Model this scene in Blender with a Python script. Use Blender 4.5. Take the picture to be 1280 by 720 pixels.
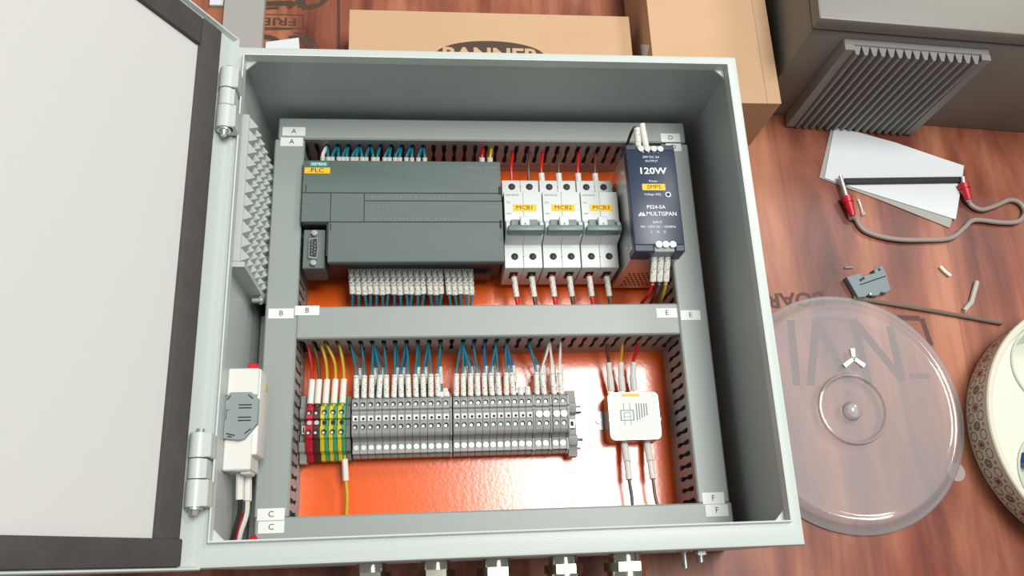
import bpy, bmesh, math, random
from mathutils import Vector, Matrix, Euler

random.seed(11)
S = bpy.context.scene
for _o in list(bpy.data.objects):
    bpy.data.objects.remove(_o)
COL = S.collection

# ------------------------------------------------------------------ camera, world, lights, exposure
cam_d = bpy.data.cameras.new('camera')
cam = bpy.data.objects.new('camera', cam_d)
COL.objects.link(cam)
cam.location = (-0.054335, -0.007667, 0.741280)
cam.rotation_euler = (0.326580, -0.092626, -0.039126)
cam_d.sensor_fit = 'HORIZONTAL'
cam_d.sensor_width = 36.0
F_PX = 1048.8
cam_d.lens = F_PX / 1280 * 36
cam_d.clip_start = 0.01
S.camera = cam

world = bpy.data.worlds.new('room_light')
S.world = world
world.use_nodes = True
_bg = world.node_tree.nodes['Background']
_bg.inputs[0].default_value = (0.90, 0.97, 1.0, 1)
_bg.inputs[1].default_value = 0.33


def area_light(name, loc, target, sx, sy, power, color):
    d = bpy.data.lights.new(name, 'AREA')
    d.shape = 'RECTANGLE'
    d.size = sx
    d.size_y = sy
    d.energy = power
    d.color = color
    o = bpy.data.objects.new(name, d)
    COL.objects.link(o)
    o.location = loc
    o.rotation_euler = (Vector(target) - Vector(loc)).to_track_quat('-Z', 'Y').to_euler()
    return o


area_light('ceiling_light', (0.58, 0.44, 2.35), (0.58, 0.44, 0), 0.74, 0.86, 51, (1.0, 0.985, 0.95))
area_light('door_fill_light', (1.9, 1.75, 2.35), (1.9, 1.75, 0.0), 0.72, 0.84, 44, (1.0, 0.985, 0.95))  # added unseen fill that brightens the door, kept out of the lid's reflection

S.view_settings.view_transform = 'Standard'
S.view_settings.look = 'None'
S.view_settings.exposure = 0.0
S.view_settings.gamma = 1.0
S.view_settings.use_curve_mapping = False

_RM = Euler(cam.rotation_euler, 'XYZ').to_matrix()


def at(u, v, z):
    """plan position, on the level z, of something measured in the photograph"""
    d = _RM @ Vector(((u - 640) / F_PX, -(v - 360) / F_PX, -1))
    c = Vector(cam.location)
    return c + d * ((z - c.z) / d.z)


# ------------------------------------------------------------------ materials
def lin(c):
    out = []
    for v in c[:3]:
        v /= 255.0
        out.append(v / 12.92 if v <= 0.04045 else ((v + 0.055) / 1.055) ** 2.4)
    return (*out, 1.0)


def mat(name, col, rough=0.5, metal=0.0, bump=None, mottle=None, spec=0.5, coat=0.0):
    m = bpy.data.materials.new(name)
    m.use_nodes = True
    nt = m.node_tree
    b = nt.nodes['Principled BSDF']
    b.inputs['Base Color'].default_value = lin(col)
    b.inputs['Roughness'].default_value = rough
    b.inputs['Metallic'].default_value = metal
    b.inputs['Specular IOR Level'].default_value = spec
    b.inputs['Coat Weight'].default_value = coat
    b.inputs['Coat Roughness'].default_value = 0.08
    if bump or mottle:
        tc = nt.nodes.new('ShaderNodeTexCoord')
    if bump:
        n = nt.nodes.new('ShaderNodeTexNoise')
        n.inputs['Scale'].default_value = bump[0]
        n.inputs['Detail'].default_value = 2
        nt.links.new(tc.outputs['Object'], n.inputs['Vector'])
        bp = nt.nodes.new('ShaderNodeBump')
        bp.inputs['Strength'].default_value = bump[1]
        bp.inputs['Distance'].default_value = bump[2] if len(bump) > 2 else 0.0005
        nt.links.new(n.outputs['Fac'], bp.inputs['Height'])
        nt.links.new(bp.outputs['Normal'], b.inputs['Normal'])
    if mottle:
        n2 = nt.nodes.new('ShaderNodeTexNoise')
        n2.inputs['Scale'].default_value = mottle[0]
        n2.inputs['Detail'].default_value = 4
        nt.links.new(tc.outputs['Object'], n2.inputs['Vector'])
        mx = nt.nodes.new('ShaderNodeMix')
        mx.data_type = 'RGBA'
        mx.inputs[6].default_value = lin(col)
        mx.inputs[7].default_value = lin(mottle[1])
        nt.links.new(n2.outputs['Fac'], mx.inputs[0])
        nt.links.new(mx.outputs[2], b.inputs['Base Color'])
    return m


def wood_material():
    m = bpy.data.materials.new('red plywood')
    m.use_nodes = True
    nt = m.node_tree
    N, L = nt.nodes.new, nt.links.new
    b = nt.nodes['Principled BSDF']
    tc = N('ShaderNodeTexCoord')
    mp = N('ShaderNodeMapping')
    mp.inputs['Scale'].default_value = (17, 2.4, 1)
    L(tc.outputs['Object'], mp.inputs[0])
    n = N('ShaderNodeTexNoise')
    n.inputs['Scale'].default_value = 1.4
    n.inputs['Detail'].default_value = 7
    n.inputs['Roughness'].default_value = 0.62
    n.inputs['Distortion'].default_value = 0.6
    L(mp.outputs[0], n.inputs['Vector'])
    r = N('ShaderNodeValToRGB')
    e = r.color_ramp.elements
    e[0].position, e[0].color = 0.30, lin((92, 40, 28))
    e[1].position, e[1].color = 0.66, lin((182, 118, 86))
    x = e.new(0.48)
    x.color = lin((144, 80, 56))
    L(n.outputs['Fac'], r.inputs[0])
    # broad reddish stains
    n2 = N('ShaderNodeTexNoise')
    n2.inputs['Scale'].default_value = 7
    n2.inputs['Detail'].default_value = 3
    mp2 = N('ShaderNodeMapping')
    mp2.inputs['Scale'].default_value = (1.6, 0.7, 1)
    mp2.inputs['Location'].default_value = (0.35, 0.2, 0)
    L(tc.outputs['Object'], mp2.inputs[0])
    L(mp2.outputs[0], n2.inputs['Vector'])
    r2 = N('ShaderNodeValToRGB')
    r2.color_ramp.elements[0].position = 0.45
    r2.color_ramp.elements[1].position = 0.68
    L(n2.outputs['Fac'], r2.inputs[0])
    mx = N('ShaderNodeMix')
    mx.data_type = 'RGBA'
    mx.blend_type = 'MULTIPLY'
    mx.inputs[7].default_value = lin((196, 140, 120))
    L(r2.outputs[0], mx.inputs[0])
    L(r.outputs[0], mx.inputs[6])
    L(mx.outputs[2], b.inputs['Base Color'])
    b.inputs['Roughness'].default_value = 0.42
    return m


def printed_sleeve_material(name, dark, lo, hi):
    m = bpy.data.materials.new(name)
    m.use_nodes = True
    nt = m.node_tree
    N, L = nt.nodes.new, nt.links.new
    b = nt.nodes['Principled BSDF']
    tc = N('ShaderNodeTexCoord')
    n = N('ShaderNodeTexNoise')
    n.inputs['Scale'].default_value = 620
    n.inputs['Detail'].default_value = 1
    L(tc.outputs['Object'], n.inputs['Vector'])
    r = N('ShaderNodeValToRGB')
    e = r.color_ramp.elements
    e[0].position, e[0].color = lo, lin((228, 226, 216))
    e[1].position, e[1].color = hi, lin(dark)
    L(n.outputs['Fac'], r.inputs[0])
    L(r.outputs[0], b.inputs['Base Color'])
    b.inputs['Roughness'].default_value = 0.5
    return m


def clear_plastic(name, haze, tint):
    m = bpy.data.materials.new(name)
    m.use_nodes = True
    nt = m.node_tree
    N, L = nt.nodes.new, nt.links.new
    out = nt.nodes['Material Output']
    nt.nodes.remove(nt.nodes['Principled BSDF'])
    t = N('ShaderNodeBsdfTransparent')
    d = N('ShaderNodeBsdfDiffuse')
    d.inputs[0].default_value = lin(tint)
    g = N('ShaderNodeBsdfGlossy')
    g.inputs['Roughness'].default_value = 0.08
    a = N('ShaderNodeMixShader')
    a.inputs[0].default_value = haze
    L(t.outputs[0], a.inputs[1])
    L(d.outputs[0], a.inputs[2])
    fr = N('ShaderNodeFresnel')
    fr.inputs[0].default_value = 1.46
    c = N('ShaderNodeMixShader')
    L(fr.outputs[0], c.inputs[0])
    L(a.outputs[0], c.inputs[1])
    L(g.outputs[0], c.inputs[2])
    L(c.outputs[0], out.inputs[0])
    return m


MT = dict(
    wood=wood_material(),
    paint=mat('light grey textured paint', (196, 204, 198), 0.36, bump=(900, 0.25, 0.0004)),
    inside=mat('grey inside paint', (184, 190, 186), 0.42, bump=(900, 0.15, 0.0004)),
    door_white=mat('pale door panel', (212, 211, 206), 0.5, bump=(700, 0.1, 0.0003)),
    gasket=mat('dark foam gasket', (66, 63, 63), 0.8, mottle=(60, (84, 78, 76)), bump=(300, 0.3, 0.0006)),
    orange=mat('orange gloss paint', (240, 98, 16), 0.20, spec=0.85, bump=(330, 0.20, 0.0004)),
    duct=mat('grey duct plastic', (150, 158, 154), 0.42),
    duct_side=mat('grey duct finger plastic', (158, 156, 153), 0.5),
    tag=mat('white tag', (232, 236, 230), 0.5),
    ink=mat('black ink', (40, 40, 44), 0.6),
    faint=mat('faint grey print', (128, 136, 132), 0.6),
    plc=mat('anthracite plastic', (98, 110, 106), 0.62, bump=(1500, 0.05, 0.0002)),
    plc_dark=mat('dark anthracite plastic', (44, 48, 48), 0.5),
    teal_label=mat('teal brand strip', (38, 150, 128), 0.45),
    yellow_label=mat('yellow label', (246, 190, 14), 0.45),
    white_print=mat('white print', (226, 230, 232), 0.5),
    metal=mat('bright metal', (212, 212, 208), 0.28, metal=0.75),
    dull_metal=mat('zinc metal', (172, 170, 164), 0.38, metal=1.0),
    brass=mat('nickel gland metal', (190, 186, 172), 0.2, metal=1.0),
    breaker=mat('pale breaker plastic', (212, 216, 214), 0.4),
    toggle=mat('grey green toggle plastic', (112, 130, 128), 0.4),
    hole=mat('dark hole', (26, 28, 30), 0.7),
    navy=mat('navy enamel', (38, 52, 74), 0.38),
    term=mat('grey terminal plastic', (150, 152, 148), 0.45),
    term_dark=mat('dark grey terminal plastic', (100, 106, 103), 0.5),
    red_term=mat('crimson terminal plastic', (186, 24, 50), 0.45),
    brown_term=mat('brown terminal plastic', (72, 42, 36), 0.45),
    yel_term=mat('yellow terminal plastic', (214, 190, 50), 0.45),
    grn_term=mat('green terminal plastic', (70, 152, 92), 0.45),
    teal_wire=mat('teal wire', (22, 122, 140), 0.4),
    blue_wire=mat('blue wire', (34, 104, 146), 0.4),
    red_wire=mat('red wire', (206, 24, 30), 0.4),
    brown_wire=mat('brown wire', (96, 66, 52), 0.45),
    black_wire=mat('black wire', (36, 38, 38), 0.45),
    yel_wire=mat('yellow green wire', (206, 172, 44), 0.4),
    green_wire=mat('green wire', (30, 110, 60), 0.4),
    white_wire=mat('white wire', (232, 224, 216), 0.4),
    sleeve=mat('white sleeve', (228, 226, 218), 0.5),
    sleeve_print=printed_sleeve_material('white sleeve with small print', (150, 148, 148), 0.58, 0.68),
    sleeve_dense=printed_sleeve_material('white sleeve with dense print', (100, 98, 100), 0.53, 0.62),
    white_plastic=mat('white plastic', (226, 224, 216), 0.4),
    grey_face=mat('grey plastic face', (142, 152, 152), 0.45),
    carton=mat('tan cardboard', (198, 160, 122), 0.75, mottle=(14, (206, 170, 134))),
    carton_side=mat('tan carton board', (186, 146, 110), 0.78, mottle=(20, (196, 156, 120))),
    carton_ink=mat('brown carton ink', (74, 56, 42), 0.7),
    wood_ink=mat('faded stencil ink', (82, 46, 36), 0.6),
    encl_shaded=mat('shade-darkened enclosure grey', (122, 118, 109), 0.45, bump=(600, 0.2, 0.0004)),  # set darker than the cabinet grey, standing in for shade the lamps leave out
    grille=mat('grey grille plastic', (138, 136, 130), 0.5),
    paper=mat('white paper', (220, 224, 226), 0.7),
    paper_grey=mat('grey paper', (168, 164, 158), 0.75),
    rod=mat('dark rod', (40, 34, 36), 0.5),
    plug_red=mat('red plug', (196, 22, 34), 0.4),
    cable_grey=mat('grey cable', (152, 142, 134), 0.5),
    tie=mat('dull brown plastic strip', (116, 100, 90), 0.5),
    loose_term=mat('blue grey plastic', (112, 126, 130), 0.45),
    lid=clear_plastic('clear lid plastic', 0.27, (236, 232, 232)),
    haze=clear_plastic('milky plastic', 0.55, (230, 234, 224)),
    bowl=mat('milky bowl plastic', (214, 210, 188), 0.35),
    bowl_in=mat('pale green plastic', (216, 220, 202), 0.35),
    pat_brown=mat('brown bowl print', (112, 74, 58), 0.5),
    pat_red=mat('rust bowl print', (150, 62, 40), 0.5),
    blue_plastic=mat('blue plastic', (28, 62, 132), 0.4),
    steel_leg=mat('dark steel leg', (60, 60, 62), 0.5, metal=0.6),
    floor=mat('grey floor', (120, 118, 114), 0.7, mottle=(3, (108, 106, 102))),
)


# ------------------------------------------------------------------ mesh builder
class MB:
    def __init__(self):
        self.bm = bmesh.new()

    def box(self, x0, x1, y0, y1, z0, z1, b=0.0, seg=1):
        bm = self.bm
        v = [bm.verts.new((x, y, z)) for z in (z0, z1) for y in (y0, y1) for x in (x0, x1)]
        f = [bm.faces.new([v[i] for i in q]) for q in
             ((0, 2, 3, 1), (4, 5, 7, 6), (0, 1, 5, 4), (2, 6, 7, 3), (0, 4, 6, 2), (1, 3, 7, 5))]
        if b > 0:
            ed = list({e for q in f for e in q.edges})
            bmesh.ops.bevel(bm, geom=ed, offset=b, segments=seg, affect='EDGES', profile=0.5)
        return self

    def prism(self, poly, axis, a0, a1, b=0.0):
        bm = self.bm

        def P(p, a):
            if axis == 'x':
                return (a, p[0], p[1])
            if axis == 'y':
                return (p[0], a, p[1])
            return (p[0], p[1], a)
        lo = [bm.verts.new(P(p, a0)) for p in poly]
        hi = [bm.verts.new(P(p, a1)) for p in poly]
        n = len(poly)
        fs = [bm.faces.new(lo), bm.faces.new(hi)]
        for i in range(n):
            fs.append(bm.faces.new((lo[i], lo[(i + 1) % n], hi[(i + 1) % n], hi[i])))
        bmesh.ops.recalc_face_normals(bm, faces=fs)
        if b > 0:
            ed = list({e for q in fs for e in q.edges})
            bmesh.ops.bevel(bm, geom=ed, offset=b, segments=1, affect='EDGES')
        return self

    def cyl(self, p0, p1, r, r2=None, seg=12):
        p0, p1 = Vector(p0), Vector(p1)
        q = (p1 - p0).to_track_quat('Z', 'Y')
        r2 = r if r2 is None else r2
        bm = self.bm
        a, c = [], []
        for i in range(seg):
            t = 2 * math.pi * i / seg
            d = Vector((math.cos(t), math.sin(t), 0))
            a.append(bm.verts.new(p0 + q @ (d * r)))
            c.append(bm.verts.new(p1 + q @ (d * r2)))
        bm.faces.new(a[::-1])
        bm.faces.new(c)
        for i in range(seg):
            bm.faces.new((a[i], a[(i + 1) % seg], c[(i + 1) % seg], c[i]))
        return self

    def tube(self, pts, r, seg=6, sub=4):
        pts = [Vector(p) for p in pts]
        if sub > 1 and len(pts) > 2:
            q = []
            ext = [pts[0] * 2 - pts[1]] + pts + [pts[-1] * 2 - pts[-2]]
            for i in range(1, len(ext) - 2):
                p0, p1, p2, p3 = ext[i - 1:i + 3]
                for k in range(sub):
                    t = k / sub
                    q.append(0.5 * (2 * p1 + (p2 - p0) * t + (2 * p0 - 5 * p1 + 4 * p2 - p3) * t * t
                                    + (3 * p1 - p0 - 3 * p2 + p3) * t ** 3))
            q.append(pts[-1])
            pts = q
        bm = self.bm
        rings = []
        up = Vector((0, 0, 1))
        for i, p in enumerate(pts):
            d = (pts[min(i + 1, len(pts) - 1)] - pts[max(i - 1, 0)]).normalized()
            s = d.cross(up)
            if s.length < 0.05:
                s = d.cross(Vector((1, 0, 0)))
            s.normalize()
            w = s.cross(d)
            rings.append([bm.verts.new(p + (s * math.cos(2 * math.pi * k / seg) + w * math.sin(2 * math.pi * k / seg)) * r)
                          for k in range(seg)])
        fs = [bm.faces.new(rings[0]), bm.faces.new(rings[-1])]
        for A, B in zip(rings, rings[1:]):
            for k in range(seg):
                fs.append(bm.faces.new((A[k], A[(k + 1) % seg], B[(k + 1) % seg], B[k])))
        bmesh.ops.recalc_face_normals(bm, faces=fs)
        return self

    def lathe(self, prof, c=(0, 0, 0), seg=48):
        bm = self.bm
        c = Vector(c)
        rings = []
        for (r, z) in prof:
            if r < 1e-6:
                rings.append([bm.verts.new(c + Vector((0, 0, z)))])
            else:
                rings.append([bm.verts.new(c + Vector((r * math.cos(2 * math.pi * k / seg), r * math.sin(2 * math.pi * k / seg), z)))
                              for k in range(seg)])
        fs = []
        for A, B in zip(rings, rings[1:]):
            if len(A) == 1 and len(B) == 1:
                continue
            for k in range(seg):
                k2 = (k + 1) % seg
                if len(A) == 1:
                    fs.append(bm.faces.new((A[0], B[k], B[k2])))
                elif len(B) == 1:
                    fs.append(bm.faces.new((A[k], A[k2], B[0])))
                else:
                    fs.append(bm.faces.new((A[k], A[k2], B[k2], B[k])))
        bmesh.ops.recalc_face_normals(bm, faces=fs)
        return self

    def loops(self, rings, closed=False):
        """quad strips between rings of equal length"""
        bm = self.bm
        R = [[bm.verts.new(p) for p in r] for r in rings]
        fs = []
        pairs = list(zip(R, R[1:])) + ([(R[-1], R[0])] if closed else [])
        n = len(R[0])
        for A, B in pairs:
            for k in range(n):
                fs.append(bm.faces.new((A[k], A[(k + 1) % n], B[(k + 1) % n], B[k])))
        bmesh.ops.recalc_face_normals(bm, faces=fs)
        return self

    def xf(self, m):
        bmesh.ops.transform(self.bm, matrix=m, verts=self.bm.verts)
        return self

    def mesh(self, name, material, origin=(0, 0, 0)):
        me = bpy.data.meshes.new(name)
        o = Vector(origin)
        for v in self.bm.verts:
            v.co -= o
        self.bm.to_mesh(me)
        self.bm.free()
        me.materials.append(MT[material] if isinstance(material, str) else material)
        for p in me.polygons:
            p.use_smooth = True
        me.set_sharp_from_angle(angle=0.6)
        return me


ORG = {}


def tag(o, label, cat, group=None, kind=None):
    if label:
        o['label'] = label
    if cat:
        o['category'] = cat
    if group:
        o['group'] = group
    if kind:
        o['kind'] = kind
    return o


def thing(name, label, cat, loc, group=None):
    o = bpy.data.objects.new(name, None)
    o.empty_display_size = 0.01
    COL.objects.link(o)
    o.location = loc
    ORG[o.name] = Vector(loc)
    return tag(o, label, cat, group)


def part(name, mb, material, parent, label=None):
    org = ORG[parent.name]
    o = bpy.data.objects.new(name, mb.mesh(name, material, org))
    COL.objects.link(o)
    o.parent = parent
    ORG[o.name] = org
    if label:
        o['label'] = label
    return o


def solo(name, mb, material, loc, label, cat, group=None, kind=None):
    o = bpy.data.objects.new(name, mb.mesh(name, material, loc))
    COL.objects.link(o)
    o.location = loc
    ORG[o.name] = Vector(loc)
    return tag(o, label, cat, group, kind)


def repeat(proto, offset, parent=None):
    """another copy of a part, moved by offset, sharing the mesh"""
    c = proto.copy()
    COL.objects.link(c)
    c.location = Vector(proto.location) + Vector(offset)
    c.parent = parent or proto.parent
    ORG[c.name] = ORG[proto.name] + Vector(offset)
    return c


def dup(root, loc, label, group=None):
    c = root.copy()
    COL.objects.link(c)
    c.location = loc
    c['label'] = label
    if group:
        c['group'] = group
    for ch in [k for k in bpy.data.objects if k.parent == root]:
        d = ch.copy()
        COL.objects.link(d)
        d.parent = c
        for g in [k for k in bpy.data.objects if k.parent == ch]:
            e = g.copy()
            COL.objects.link(e)
            e.parent = d
    ORG[c.name] = Vector(loc)
    return c


def text_bm(s, size, loc, rz=0.0, sx=1.0, align='CENTER', ext=0.00006, bold=0.0, m4=None):
    cu = bpy.data.curves.new('t', 'FONT')
    cu.body = s
    cu.size = size
    cu.align_x = align
    cu.align_y = 'CENTER'
    cu.extrude = ext
    cu.offset = bold
    cu.resolution_u = 2
    ob = bpy.data.objects.new('t', cu)
    me = ob.to_mesh()
    mb = MB()
    mb.bm.from_mesh(me)
    ob.to_mesh_clear()
    bpy.data.objects.remove(ob)
    bpy.data.curves.remove(cu)
    M = Matrix.Translation(Vector(loc)) @ Matrix.Rotation(rz, 4, 'Z') @ Matrix.Diagonal((sx, 1, 1, 1))
    mb.xf(m4 @ M if m4 is not None else M)
    return mb


def lettering(s, size, loc, material, parent, rz=0.0, sx=1.0, align='CENTER', bold=0.0, m4=None):
    return part('lettering', text_bm(s, size, loc, rz, sx, align, bold=bold, m4=m4), material, parent)


ORD = ['first', 'second', 'third', 'fourth', 'fifth', 'sixth', 'seventh', 'eighth', 'ninth', 'tenth', 'eleventh',
       'twelfth', 'thirteenth', 'fourteenth', 'fifteenth', 'sixteenth', 'seventeenth', 'eighteenth', 'nineteenth',
       'twentieth', 'twenty-first', 'twenty-second', 'twenty-third', 'twenty-fourth', 'twenty-fifth', 'twenty-sixth',
       'twenty-seventh', 'twenty-eighth', 'twenty-ninth', 'thirtieth', 'thirty-first', 'thirty-second', 'thirty-third',
       'thirty-fourth', 'thirty-fifth', 'thirty-sixth', 'thirty-seventh', 'thirty-eighth', 'thirty-ninth', 'fortieth']

ZP = 0.016      # face of the mounting plate
ZC = 0.078      # face of the duct covers

# ------------------------------------------------------------------ floor and table
fl = solo('floor', MB().box(-3, 3, -3, 3, -0.78, -0.76), 'floor', (0, 0, -0.78), None, None, kind='structure')

table = thing('work_table', 'reddish plywood work table under the open control cabinet', 'table', (0.1, 0.3, -0.76))
part('table_top', MB().box(-0.75, 0.95, -0.45, 1.05, -0.022, 0.0, 0.002), 'wood', table)
for lx in (-0.68, 0.88):
    for ly in (-0.38, 0.98):
        part('leg', MB().box(lx - 0.025, lx + 0.025, ly - 0.025, ly + 0.025, -0.76, -0.022), 'steel_leg', table)


INK_Z = [0.0001]


def ink_z():
    INK_Z[0] = 0.0001 + (INK_Z[0] - 0.0001 + 0.000004) % 0.00016
    return INK_Z[0]


def stroke(mb, u0, v0, u1, v1, w):
    """one flat printed stroke lying on the table"""
    a, b = at(u0, v0, 0), at(u1, v1, 0)
    d = (b - a).normalized()
    n = Vector((-d.y, d.x, 0)) * (w / 2)
    q = [(p.x, p.y) for p in (a + n, a - n, b - n, b + n)]
    mb.prism(q, 'z', 0.0, ink_z())


# stencilled print on the plywood
lettering('BOARD', 0.0205, (0.3285, 0.2290, 0.0002), 'wood_ink', table, rz=math.pi + 0.03, sx=1.08, align='LEFT', bold=0.0005)
mbs = MB()
for s in ((988, 400, 996, 482), (1020, 402, 1013, 482), (1022, 404, 1062, 478), (1066, 398, 1086, 480),
          (1070, 404, 1127, 474), (1112, 408, 1128, 476)):
    stroke(mbs, *s, 0.0075)
stroke(mbs, 1137, 470, 1162, 470, 0.005)
part('stencil_strokes', mbs, 'wood_ink', table, 'large faded stencil strokes under the clear lid')
mbs = MB()
stroke(mbs, 1152, 398, 1164, 432, 0.005)
stroke(mbs, 1122, 397, 1150, 398, 0.005)
part('stencil_strokes', mbs, 'wood_ink', table)
# upside-down print behind the cabinet
lettering('FRIE', 0.0128, (at(371.5, 27, 0).x, at(371.5, 27, 0).y, 0.0002), 'carton_ink', table, rz=math.pi + 0.01, sx=1.5, align='LEFT', bold=0.0002)
mbs = MB()
stroke(mbs, 322, 18, 379, 19, 0.0012)
stroke(mbs, 379, 19, 379.5, 35, 0.0012)
stroke(mbs, 322, 34.5, 379.5, 35.5, 0.0012)
part('print_frame', mbs, 'carton_ink', table)


def arc(mb, cx, cy, r, a0, a1, w, n=14):
    pts = [(cx + r * math.cos(math.radians(a0 + (a1 - a0) * i / n)), cy + r * math.sin(math.radians(a0 + (a1 - a0) * i / n)))
           for i in range(n + 1)]
    for p, q in zip(pts, pts[1:]):
        d = (Vector(q) - Vector(p)).normalized()
        nn = Vector((-d.y, d.x)) * (w / 2)
        p1, q1 = Vector(p) - d * 0.0003, Vector(q) + d * 0.0003
        mb.prism([tuple(p1 + nn), tuple(p1 - nn), tuple(q1 - nn), tuple(q1 + nn)], 'z', 0, ink_z())


mbs = MB()
arc(mbs, -0.186, 0.492, 0.0245, -5, 92, 0.0016)
stroke(mbs, 322, 37, 366, 36.5, 0.0016)
arc(mbs, -0.186, 0.492, 0.0185, 0, 88, 0.0068)
arc(mbs, -0.216, 0.492, 0.0190, 10, 92, 0.0060)
arc(mbs, -0.186, 0.492, 0.0185, 86, 108, 0.0064)
part('printed_emblem', mbs, 'carton_ink', table)
mbs = MB()
stroke(mbs, 322, 5, 366, 4, 0.0060)
stroke(mbs, 322, 11, 348, 10, 0.0030)
stroke(mbs, 360, 10, 378, -2, 0.0045)
stroke(mbs, 377, 9, 377, -5, 0.0085)
stroke(mbs, 377, 10, 396, 7, 0.0055)
stroke(mbs, 396, 8, 408, -1, 0.0050)
part('printed_script', mbs, 'carton_ink', table)
mbs = MB()
stroke(mbs, 423, -30, 423.5, 62, 0.0028)
part('printed_line', mbs, 'wood_ink', table)

# ------------------------------------------------------------------ control cabinet
XW, YB, YT, ZF = 0.2, 0.0, 0.3855, 0.166
LIP = (-0.1935, 0.1905, 0.0165, 0.3760)
cab = thing('control_cabinet', 'large open light grey control cabinet with hinged door lying on the plywood table',
            'control cabinet', (0, 0.19, 0))
t = 0.0015
sh = MB()
sh.box(-XW, XW, YB, YT, 0.0, t)
sh.box(-XW, -XW + t, YB, YT, t, 0.160)
sh.box(XW - t, XW, YB, YT, t, 0.160)
sh.box(-XW + t, XW - t, YB, YB + t, t, 0.160)
sh.box(-XW + t, XW - t, YT - t, YT, t, 0.160)
part('shell', sh, 'inside', cab)


def rim_ring(f, z, lip=0.0):
    x0 = -XW + (LIP[0] + XW) * f + lip
    x1 = XW + (LIP[1] - XW) * f - lip
    y0 = YB + (LIP[2] - YB) * f + lip
    y1 = YT + (LIP[3] - YT) * f - lip
    return [(x0, y0, z), (x1, y0, z), (x1, y1, z), (x0, y1, z)]


rim = MB()
rim.loops([rim_ring(-0.02, 0.150), rim_ring(-0.02, 0.1625), rim_ring(0.03, 0.1655), rim_ring(0.12, ZF), rim_ring(1, ZF, -0.0015),
           rim_ring(1, 0.1696, -0.0013), rim_ring(1, 0.1700, -0.0007), rim_ring(1, 0.1697, 0), rim_ring(1, 0.1605, 0),
           rim_ring(1, 0.1605, -0.0015), rim_ring(1, 0.1640, -0.0015), rim_ring(0.02, 0.1620), rim_ring(0.02, 0.150)], closed=True)
part('front_rim', rim, 'paint', cab)
for (gx, gy, sx, sy) in ((LIP[0], LIP[3], 1, -1), (LIP[1], LIP[3], -1, -1), (LIP[0], LIP[2], 1, 1), (LIP[1], LIP[2], -1, 1)):
    part('corner_gusset', MB().prism([(gx, gy), (gx + sx * 0.0075, gy), (gx, gy + sy * 0.0075)], 'z', 0.1590, 0.1606), 'paint', cab)

pl = part('mounting_plate', MB().box(-0.187, 0.187, 0.010, 0.3755, ZP - 0.0025, ZP, 0.0006), 'orange', cab, 'orange gloss mounting plate')
for (bx, by) in ((-0.175, 0.02), (0.175, 0.02), (-0.175, 0.365), (0.175, 0.365)):
    part('standoff', MB().cyl((bx, by, t), (bx, by, ZP - 0.0025), 0.005), 'dull_metal', cab)

# door: opened 118 degrees about the left edge
TH = math.radians(118)
HX, HZ = -0.2015, 0.172
# door frame: s along the leaf, y, o = outward from the inner face
DM = Matrix(((math.cos(TH), 0, math.sin(TH), HX), (0, 1, 0, 0), (math.sin(TH), 0, -math.cos(TH), HZ), (0, 0, 0, 1)))
DY0, DY1, DS0, DS1 = -0.0012, 0.3925, -0.0068, 0.402


def dring(i, o):
    return [(DS0 + i, DY0 + i, o), (DS1 - i, DY0 + i, o), (DS1 - i, DY1 - i, o), (DS0 + i, DY1 - i, o)]


dm = MB()
dm.loops([dring(0.0045, -0.0205), dring(0.0015, -0.0195), dring(0, -0.017), dring(0, -0.0012), dring(0.0008, 0), dring(0.0018, -0.0004),
          dring(0.0030, -0.0040), dring(0.0190, -0.0048), dring(0.03, -0.0048)])
bmd = dm.bm
bmd.verts.ensure_lookup_table()
for q in ((0, 1, 2, 3), (-4, -3, -2, -1)):
    bmd.faces.new([bmd.verts[i] for i in q])
bmesh.ops.recalc_face_normals(bmd, faces=bmd.faces)
door = part('door', dm.xf(DM), 'paint', cab)
part('inner_panel', MB().box(0.0315, DS1 - 0.028, 0.0165, 0.3655, -0.0048, -0.0030, 0.0004).xf(DM), 'door_white', door,
     'pale plain inner panel of the door')
gk = [(0.0135, 0.0330, 0.0175, 0.3860), (DS1 - 0.030, DS1 - 0.0105, 0.0175, 0.3860), (0.0110, DS1 - 0.0105, 0.0014, 0.0180),
      (0.0340, DS1 - 0.031, 0.3625, 0.3850)]
for (a, b_, c, d) in gk:
    part('gasket_strip', MB().box(a, b_, c, d, -0.0049, 0.0006, 0.0012, 2).xf(DM), 'gasket', door, 'dark foam gasket strip')

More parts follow.
